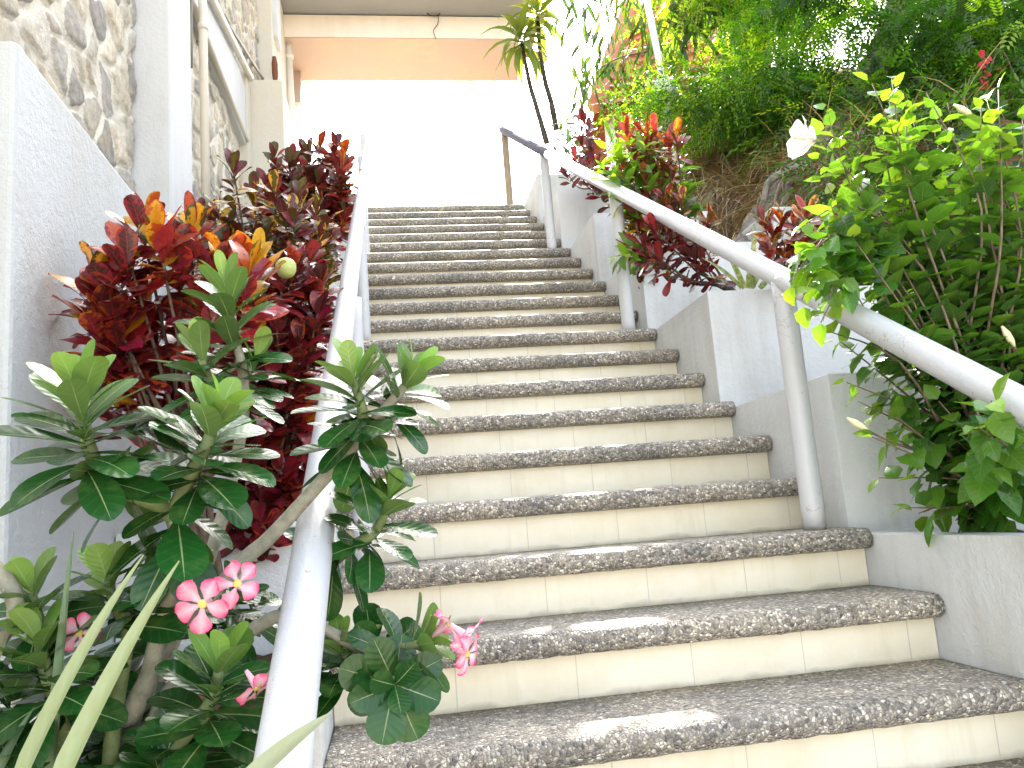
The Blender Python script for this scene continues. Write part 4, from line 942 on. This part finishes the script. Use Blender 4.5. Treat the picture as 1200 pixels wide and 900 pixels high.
# dry grass on the bank
G = Leaves('lance')
for _ in range(4200):
    px, py = random.uniform(770, 935), random.uniform(158, 250)
    p = on_hill(px, py) if False else None
    x = random.uniform(2.25, 3.4); y = random.uniform(-3.6, -.4); z = float(hill_z(x, y))
    d = rdir()*(1, 1, .45); d[2] = abs(d[2])*.7+random.uniform(-.35, .25); d[0] -= .5; c = random.choice([(.55, .40, .22), (.40, .27, .14), (.62, .48, .28), (.22, .14, .07)])
    G.add(np.array([x, y, z+random.uniform(0, .10)]), d, (0, 0, 1), random.uniform(.15, .55), .009, random.uniform(.3, 1.8), 0, c, None)
tag(G.build('dry_grass', MT['leaf_strap'], None), None, None, kind='stuff')
m = MB()
for _ in range(170):
    x = random.uniform(2.25, 3.1); y = random.uniform(-3.4, -.6); z = float(hill_z(x, y)); a = random.uniform(0, 6.28); L = random.uniform(.15, .6)
    dx, dy = math.cos(a)*L, math.sin(a)*L; h = random.uniform(.02, .16)
    m.tube([(x, y, z-.01), (x+dx*.5-.03, y+dy*.5, float(hill_z(x+dx*.5, y+dy*.5))*.5+z*.5+h), (x+dx, y+dy, float(hill_z(x+dx, y+dy))*.6+z*.4-random.uniform(0, .12))], [.006, .005, .0025], 5, 4)
tag(m.build('dry_brush', MT['log'], None, True), None, None, kind='stuff')
lg = on_hill(825, 248); m = MB(); dl_ = float((lg-CAM)@AF)
m.tube([at(818, 268, dl_-.1), at(828, 246, dl_-.05), at(834, 226, dl_)], [.07, .06, .045], 9, 3, True, .2)
t = thing('dead_stump', at(818, 270, dl_-.1), 'short broken grey stump sticking out of the red bank', 'stump'); m.build('trunk', MT['log'], t, True)
m = MB(); m.tube([at(832, 232, dl_), at(855, 236, dl_), at(875, 248, dl_), at(905, 258, dl_+.05)], [.02, .024, .028, .03], 7, 4, True, .2)
tag(m.build('fallen_branch', MT['log'], None, True), 'thin dead branch lying across the bank between stump and tree roots', 'branch')
m = MB(); p = onx(866, 281, 2.19); m.box(2.17, 2.30, p[1]-.5, p[1]+.35, p[2]-.9, p[2]+.02)
tag(m.build('retaining_wall', MT['white'], None, False, .01), 'short piece of white retaining wall showing behind the striped plant', 'wall')

C = Leaves('ovate_s')
for _ in range(9000):
    x = 2.2+2.6*random.random()**1.3; y = random.uniform(-7.5, -2.9)
    if y > -3.6 and x < 3.0: continue
    z = float(hill_z(x, y)); c0 = random.choice(DG+DG+MG[:1])
    C.add(np.array([x-.04, y, z+random.uniform(.0, .16)]), np.array([random.gauss(0, 1)-.5, random.gauss(0, 1), random.gauss(0, .5)]), np.array([-.3, -.2, .8])+rdir()*.6, random.uniform(.05, .11), random.uniform(.035, .06), .4, .1, jit(c0), None)
tag(C.build('ground_cover', MT['leaf_tree'], None), None, None, kind='stuff')

# pavilion with tiled roof, behind the bamboo
e0, e1 = at(697, 128, 9.6), at(905, 112, 9.9); r0, r1 = at(738, 10, 10.9), at(900, -40, 11.2)
pvn = thing('tiled_pavilion', ((e0[0]+e1[0])/2, (e0[1]+e1[1])/2+1.2, 0.05), 'open pavilion with a terracotta tiled roof behind the bamboo', 'pavilion')
nu, nv = 90, 14; sv = []; sf = []
nrm = unit(np.cross(e1-e0, r0-e0)); nrm = nrm if nrm[2] > 0 else -nrm
for j in range(nv*2):
    t_ = ((j+1)//2)/nv; t_ = min(t_, 1)
    lift = .05 if j % 2 == 0 else 0.
    for i in range(nu):
        s_ = i/(nu-1); p = (e0*(1-s_)+e1*s_)*(1-t_)+(r0*(1-s_)+r1*s_)*t_
        sv.append(p+nrm*(.03*abs(math.sin(s_*math.pi*11))+lift))
sf = [(j*nu+i, j*nu+i+1, (j+1)*nu+i+1, (j+1)*nu+i) for j in range(nv*2-1) for i in range(nu-1)]
rf = obj('roof', sv, sf, MT['tile_roof'], pvn, False)
back = MB(); b0, b1 = e0+(0.3, 3.4, .1), e1+(.3, 3.4, .1)
back.raw([e0-nrm*.06, e1-nrm*.06, r1-nrm*.06, r0-nrm*.06, b0, b1], [(0, 1, 2, 3), (3, 2, 5, 4), (0, 3, 4)]); back.build('roof_underside', MT['tile_roof'], pvn)
m = MB(); m.tube([e0+nrm*.05, (e0+r0)/2+nrm*.06, r0+nrm*.05], [.10, .10, .11], 10, 6, True, .06); m.build('hip_ridge', MT['tile_roof'], rf, True)
for t_ in (.14, .46):
    m = MB(); m.tube([(e0*(1-t_)+r0*t_)*.97+(e1*(1-t_)+r1*t_)*.03+nrm*.09, (e1*(1-t_)+r1*t_)+nrm*.09], .013, 6, 1); m.build('white_strip', MT['white_metal'], rf, True)  # thin white strips across the tile courses
for p in (e0+(.25, .3, 0), e1+(-.2, .3, 0), e0+(.5, 2.9, 0), e1+(.2, 2.9, 0)):
    m = MB(); m.tube([(p[0], p[1], 0.0), (p[0], p[1], p[2]+.05)], .06, 10, 1); m.build('post', MT['white_metal'], pvn, True)
wp = thing('white_pole', at(795, 215, 6.5), 'tall white metal pole standing before the tiled roof', 'pole')
m = MB(); m.tube([at(795, 215, 6.5), at(777, 95, 6.5), at(752, -30, 6.5)], .027, 10, 1); m.build('pole', MT['white_metal'], wp, True)
m = MB(); m.tube([at(780, 112, 6.5), at(777.5, 98, 6.5), at(775, 88, 6.5)], [.085, .08, .03], 12, 2); m.build('pole_collar', MT['white_metal'], wp, True)
print('verts', sum(len(o.data.vertices) for o in sc.objects if o.type == 'MESH'))
